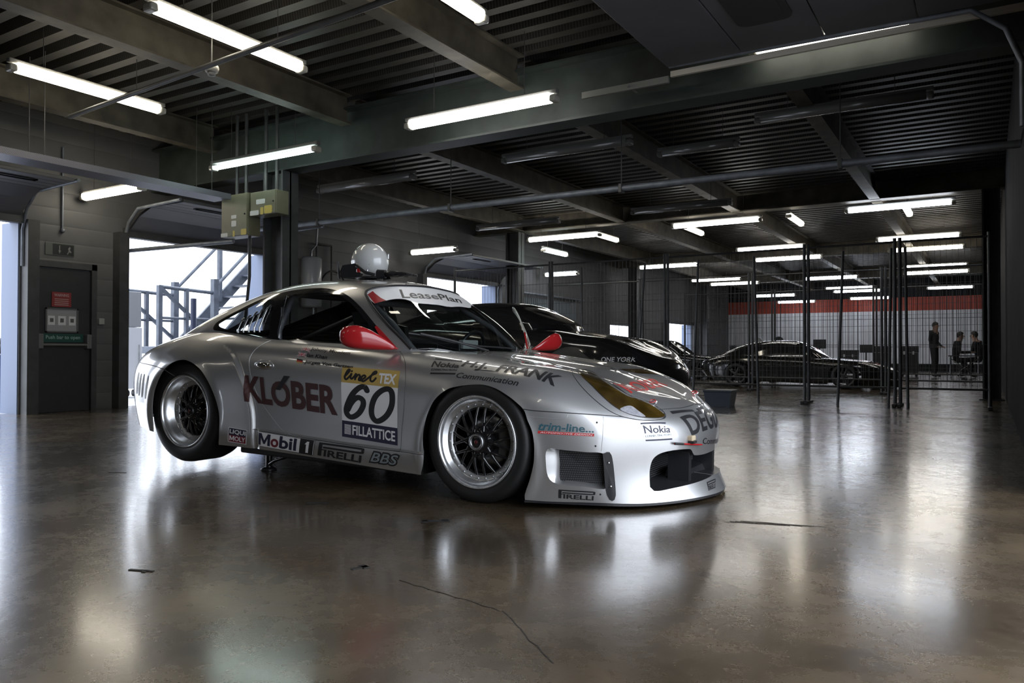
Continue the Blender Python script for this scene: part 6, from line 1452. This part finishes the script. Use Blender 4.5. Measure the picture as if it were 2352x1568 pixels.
for sx in (-.2, .2):
    for sy in (-.06, .08): mb = MB(); mb.lathe([(.001, -.02), (.06, -.02), (.06, .02), (.001, .02)], 14, 'y', (sx, sy, .06)); mb.build('castor', M['black'], o)
mb = MB(); mb.tube([(.3, .1, .3), (.3, .1, .9)], .012, 8); mb.build('handle', M['steel'], o)
o = thing('oil_drum', (-11.35, 5.26, 0), 'blue steel drum outside the opening at the left edge', 'drum')
mb = MB(); pr = [(.001, 0), (.20, 0), (.205, .02), (.20, .04), (.20, .22), (.206, .235), (.20, .25), (.20, .42), (.206, .435), (.20, .45), (.20, .72), (.206, .735), (.001, .735)]; mb.lathe(pr, 32, 'z'); mb.build('body', mat('drum_blue', (.012, .07, .25), .35), o)
mb = MB(); mb.lathe([(.206, .732), (.21, .74), (.206, .75), (.19, .748)], 32, 'z', closed=True); mb.build('rim', M['steel'], o)
o = thing('black_sack', (-11.35, 5.26, .752), 'dark bundled sheet lying on top of the blue drum', 'sack'); mb = MB(); mb.sphere((0, 0, .07), 1, 0, 16, 10, (.19, .17, .075)); mb.sphere((.02, .04, .15), 1, 0, 14, 8, (.12, .10, .07)); mb.build('cloth', mat('sack_dark', (.03, .03, .035), .6), o)
mb = MB(); mb.tube([(-13.4, 9.73, -.02), (-13.4, 9.73, 1.83)], .055, 10); tag(mb.build('bollard', mat('bollard_navy', (.015, .02, .05), .5)), 'thin dark navy post in front of the steel stairway', 'post')
o = thing('parked_van', (-16.5, 33.2, -.02), 'white and blue van outside the far opening in the pit wall', 'van')
mb = MB(); mb.rbox(-2, 1.2, -.85, .85, .3, 1.9, .12); mb.prism([(1.2, .3), (2.1, .3), (2.15, .9), (1.75, 1.15), (1.2, 1.85)], -.85, .85, 'xz'); mb.build('body', mat('van_white', (.6, .62, .66), .3), o)
mb = MB(); mb.box(-1.9, 1.1, -.86, -.85, .55, .85); mb.build('stripe', mat('van_blue', (.02, .09, .35), .4), o)
for x in (-1.3, 1.35):
    for y in (-.8, .8): mb = MB(); mb.lathe([(.001, -.1), (.3, -.1), (.32, 0), (.3, .1), (.001, .1)], 24, 'y', (x, y, .32)); mb.build('wheel', M['rubber'], o)
mb = MB(); mb.prism([(1.3, 1.0), (1.75, 1.05), (1.35, 1.65), (1.3, 1.65)], -.86, .86, 'xz'); mb.build('window', M['gloss'], o)
# ---------------------------------------------------------------- scraps of tape on the floor
M['tape'] = mat('black_tape', (.012, .012, .012), .5)
def scrap(x, y, parts, label, rz=0.0):
    mb = MB(); R = Matrix.Translation((x, y, 0)) @ Matrix.Rotation(rz, 4, 'Z')
    for a in parts: mb.box(*a, .0008, .0028, 0, R)
    return tag(mb.build('tape_scrap', M['tape']), label, 'tape', 'scraps of black tape on the floor')
scrap(-2.22, 2.92, [(-.06, .07, -.018, .012), (-.062, -.035, -.05, .0), (.03, .062, -.002, .035)], 'torn black tape in front of the front wheel', .55)
scrap(-1.974, 2.143, [(-.035, .03, -.010, .012), (.005, .03, -.02, .03)], 'small black tape scrap near the middle of the empty floor', 1.2)
scrap(-2.994, 2.926, [(-.06, .055, -.022, .02)], 'flat square of dark tape below the side skirt', .6)
scrap(-2.625, 1.697, [(-.05, .05, -.008, .006), (.012, .028, -.02, .0)], 'thin torn tape strip in the bright reflection', .35)
scrap(-4.86, 2.968, [(-.06, .06, -.008, .008)], 'short dark tape strip left of the rear wheel', .4)
# worn marks in the concrete
M['mark'] = mat('floor_mark', (.018, .016, .014), .5)
def floor_mark(lines, w):
    mb = MB()
    for L_ in lines:
        for (x0, y0), (x1, y1) in zip(L_[:-1], L_[1:]): mb.bar((x0, y0, .0008), (x1, y1, .0008), w, .0008)
    return struct(mb.build('floor_mark', M['mark']))
rng = random.Random(3)
def wander(a, b, n, amp):
    return [(a[0]+(b[0]-a[0])*k/n+rng.uniform(-amp, amp), a[1]+(b[1]-a[1])*k/n+rng.uniform(-amp, amp)) for k in range(n+1)]
floor_mark([wander((-1.75, 2.10), (-1.28, 2.02), 12, .006), wander((-1.28, 2.02), (-.95, 1.75), 10, .006)], .0035)
floor_mark([wander((-1.06+.02*k, 3.62+.022*k), (-.78+.05*k, 3.70+.02*k), 6, .003) for k in range(4)], .004)
